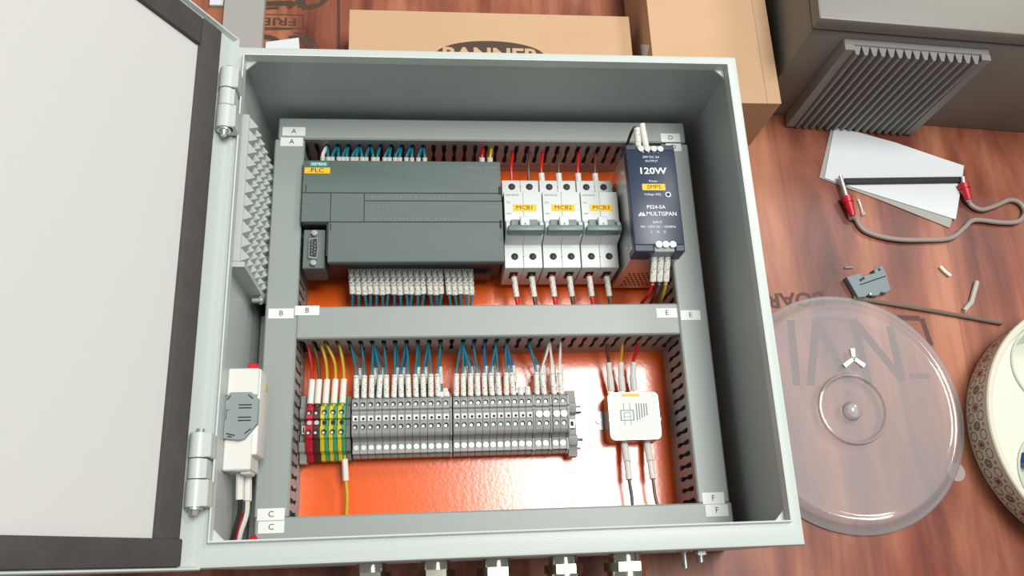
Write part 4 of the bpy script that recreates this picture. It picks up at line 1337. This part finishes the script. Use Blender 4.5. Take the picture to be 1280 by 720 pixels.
# ------------------------------------------------------------------ clear lid and round container
LC = Vector((0.3320, 0.1190, 0))
lid = thing('clear_lid', 'round clear plastic lid with central knob lying on the table', 'lid', LC)
part('disc', MB().lathe([(0.1085, 0.0003), (0.1110, 0.0004), (0.1112, 0.0020), (0.1075, 0.0050), (0.1035, 0.0075), (0.1005, 0.0110), (0.0985, 0.0118), (0.0960, 0.0112),
                         (0.0940, 0.0100), (0.0936, 0.0100), (0.0920, 0.0100), (0.060, 0.0100), (0.0345, 0.0100), (0.0335, 0.0101), (0.0322, 0.0128), (0.0305, 0.0130), (0.0290, 0.0108), (0.0160, 0.0108), (0, 0.0108)], LC, 96), 'lid', lid)
part('knob', MB().lathe([(0.0090, 0.0108), (0.0082, 0.0150), (0.0070, 0.0175), (0.0040, 0.0190), (0, 0.0192)], LC + Vector((-0.0015, -0.002, 0)), 32), 'lid', lid)
ta = math.radians(-32)
tp = LC + Vector((math.cos(ta), math.sin(ta), 0)) * 0.1105
part('pull_tab', MB().prism([(tp.x + 0.0085 * math.cos(2 * math.pi * i / 16), tp.y + 0.0085 * math.sin(2 * math.pi * i / 16)) for i in range(16)], 'z', 0.0006, 0.0016), 'lid', lid)

yy = Vector((at(1067, 448, 0.0118).x, at(1067, 448, 0.0118).y, 0.0106))
m = MB()
for ang, ln in ((88, 0.0095), (214, 0.0125), (322, 0.0120)):
    t_ = math.radians(ang)
    d = Vector((math.cos(t_), math.sin(t_), 0))
    n_ = Vector((-d.y, d.x, 0)) * 0.0021
    q = [yy - n_ * 0.8, yy + n_ * 0.8, yy + d * ln + n_, yy + d * ln - n_]
    m.prism([(p_.x, p_.y) for p_ in q], 'z', 0.0106, 0.0126)
solo('y_shaped_clip', m, 'tag', yy, 'small white Y-shaped piece lying on the clear lid', 'clip')

BC = Vector((0.5545, 0.0930, 0))
bowl = thing('round_container', 'round milky spice container with a brown ring pattern at the right edge', 'container', BC)
part('wall', MB().lathe([(0.1040, 0.0003), (0.1095, 0.0012), (0.1105, 0.0040), (0.1150, 0.0380), (0.1160, 0.0420), (0.1150, 0.0432), (0.1125, 0.0432), (0.1115, 0.0405),
                         (0.1095, 0.0402), (0.1085, 0.0395), (0.1070, 0.0330), (0.1060, 0.0060), (0, 0.0060), (0, 0.0003)], BC, 96), 'bowl', bowl)


def wall_pt(ang, z, off=0.0):
    r = 0.1105 + (0.1150 - 0.1105) * (z - 0.004) / 0.034 + off
    return BC + Vector((r * math.cos(ang), r * math.sin(ang), z))


def ring_mark(mb, ang, z, ra, rz, w, filled=False, n=16):
    out_, inn = [], []
    for i in range(n):
        t_ = 2 * math.pi * i / n
        out_.append(wall_pt(ang + ra * math.cos(t_) / 0.112, z + rz * math.sin(t_), 0.00025))
        inn.append(wall_pt(ang + (ra - w) * math.cos(t_) / 0.112, z + (rz - w) * math.sin(t_), 0.00025))
    vo = [mb.bm.verts.new(p_) for p_ in out_]
    if filled:
        mb.bm.faces.new(vo)
        return
    vi = [mb.bm.verts.new(p_) for p_ in inn]
    for i in range(n):
        mb.bm.faces.new((vo[i], vo[(i + 1) % n], vi[(i + 1) % n], vi[i]))


mr, mf = MB(), MB()
NS = 22
for i in range(NS):
    st_ = math.radians(190) / NS
    an = math.radians(95) + i * st_
    for zz in (0.0290, 0.0115):
        ring_mark(mr, an, zz, 0.0046, 0.0056, 0.0007)
        ring_mark(mr, an + st_ * 0.5, zz + (0.003 if zz > 0.02 else -0.003), 0.0014, 0.0017, 0.0006)
    ring_mark(mr, an + st_ * 0.5, 0.0205, 0.0042, 0.0056, 0.0007)
    if i % 2 == 0:
        ring_mark(mf, an + st_ * 0.5, 0.0205, 0.0024, 0.0034, 0, True)
    else:
        ring_mark(mr, an + st_ * 0.5, 0.0205, 0.0030, 0.0040, 0.0007)
        ring_mark(mr, an + st_ * 0.5, 0.0205, 0.0018, 0.0024, 0.0007)
for mb_ in (mr, mf):
    bmesh.ops.recalc_face_normals(mb_.bm, faces=mb_.bm.faces)
part('ring_pattern', mr, 'pat_brown', bowl, 'brown printed ring pattern')
part('dot_pattern', mf, 'pat_red', bowl, 'rust printed centres')
# moulded tray with five cups
tray = MB()
centres = [(BC.x, BC.y, 0.0220)] + [(BC.x + 0.0680 * math.cos(math.radians(125 + 90 * i)), BC.y + 0.0680 * math.sin(math.radians(125 + 90 * i)), 0.0375) for i in range(4)]
edges = []
for (cx_, cy_, rr, n_) in [(BC.x, BC.y, 0.1072, 72)] + [(c_[0], c_[1], c_[2], 40) for c_ in centres]:
    vs = [tray.bm.verts.new((cx_ + rr * math.cos(2 * math.pi * i / n_), cy_ + rr * math.sin(2 * math.pi * i / n_), 0.0355)) for i in range(n_)]
    edges += [tray.bm.edges.new((vs[i], vs[(i + 1) % n_])) for i in range(n_)]
bmesh.ops.triangle_fill(tray.bm, edges=edges, use_beauty=True)
bmesh.ops.recalc_face_normals(tray.bm, faces=tray.bm.faces)
part('tray', tray, 'bowl_in', bowl, 'moulded pale tray')
for (cx_, cy_, rr) in centres:
    part('cup', MB().lathe([(rr - 0.0060, 0.0064), (rr + 0.0004, 0.0350), (rr + 0.0010, 0.0368), (rr, 0.0378), (rr - 0.0010, 0.0370), (rr - 0.0014, 0.0350), (rr - 0.0085, 0.0115), (rr - 0.0130, 0.0085), (0, 0.0085)],
                           (cx_, cy_, 0), 40), 'bowl_in', bowl)
cl = Vector((centres[2][0] - 0.016, centres[2][1] + 0.004, 0.0086))
m = MB().box(-0.014, 0.014, -0.005, 0.005, 0, 0.018, 0.002).xf(Matrix.Translation(cl + Vector((0.006, 0.008, 0.0))) @ Matrix.Rotation(-0.25, 4, 'Z'))
solo('blue_connector', m, 'blue_plastic', cl, 'blue connector inside the round container', 'connector')
m = MB().prism([(-0.010, -0.004), (0.008, -0.006), (0.010, 0.003), (-0.004, 0.006)], 'z', 0, 0.012, 0.001).xf(Matrix.Translation(cl + Vector((0.010, -0.008, 0.0))))
solo('red_connector', m, 'plug_red', cl, 'red connector inside the round container', 'connector')
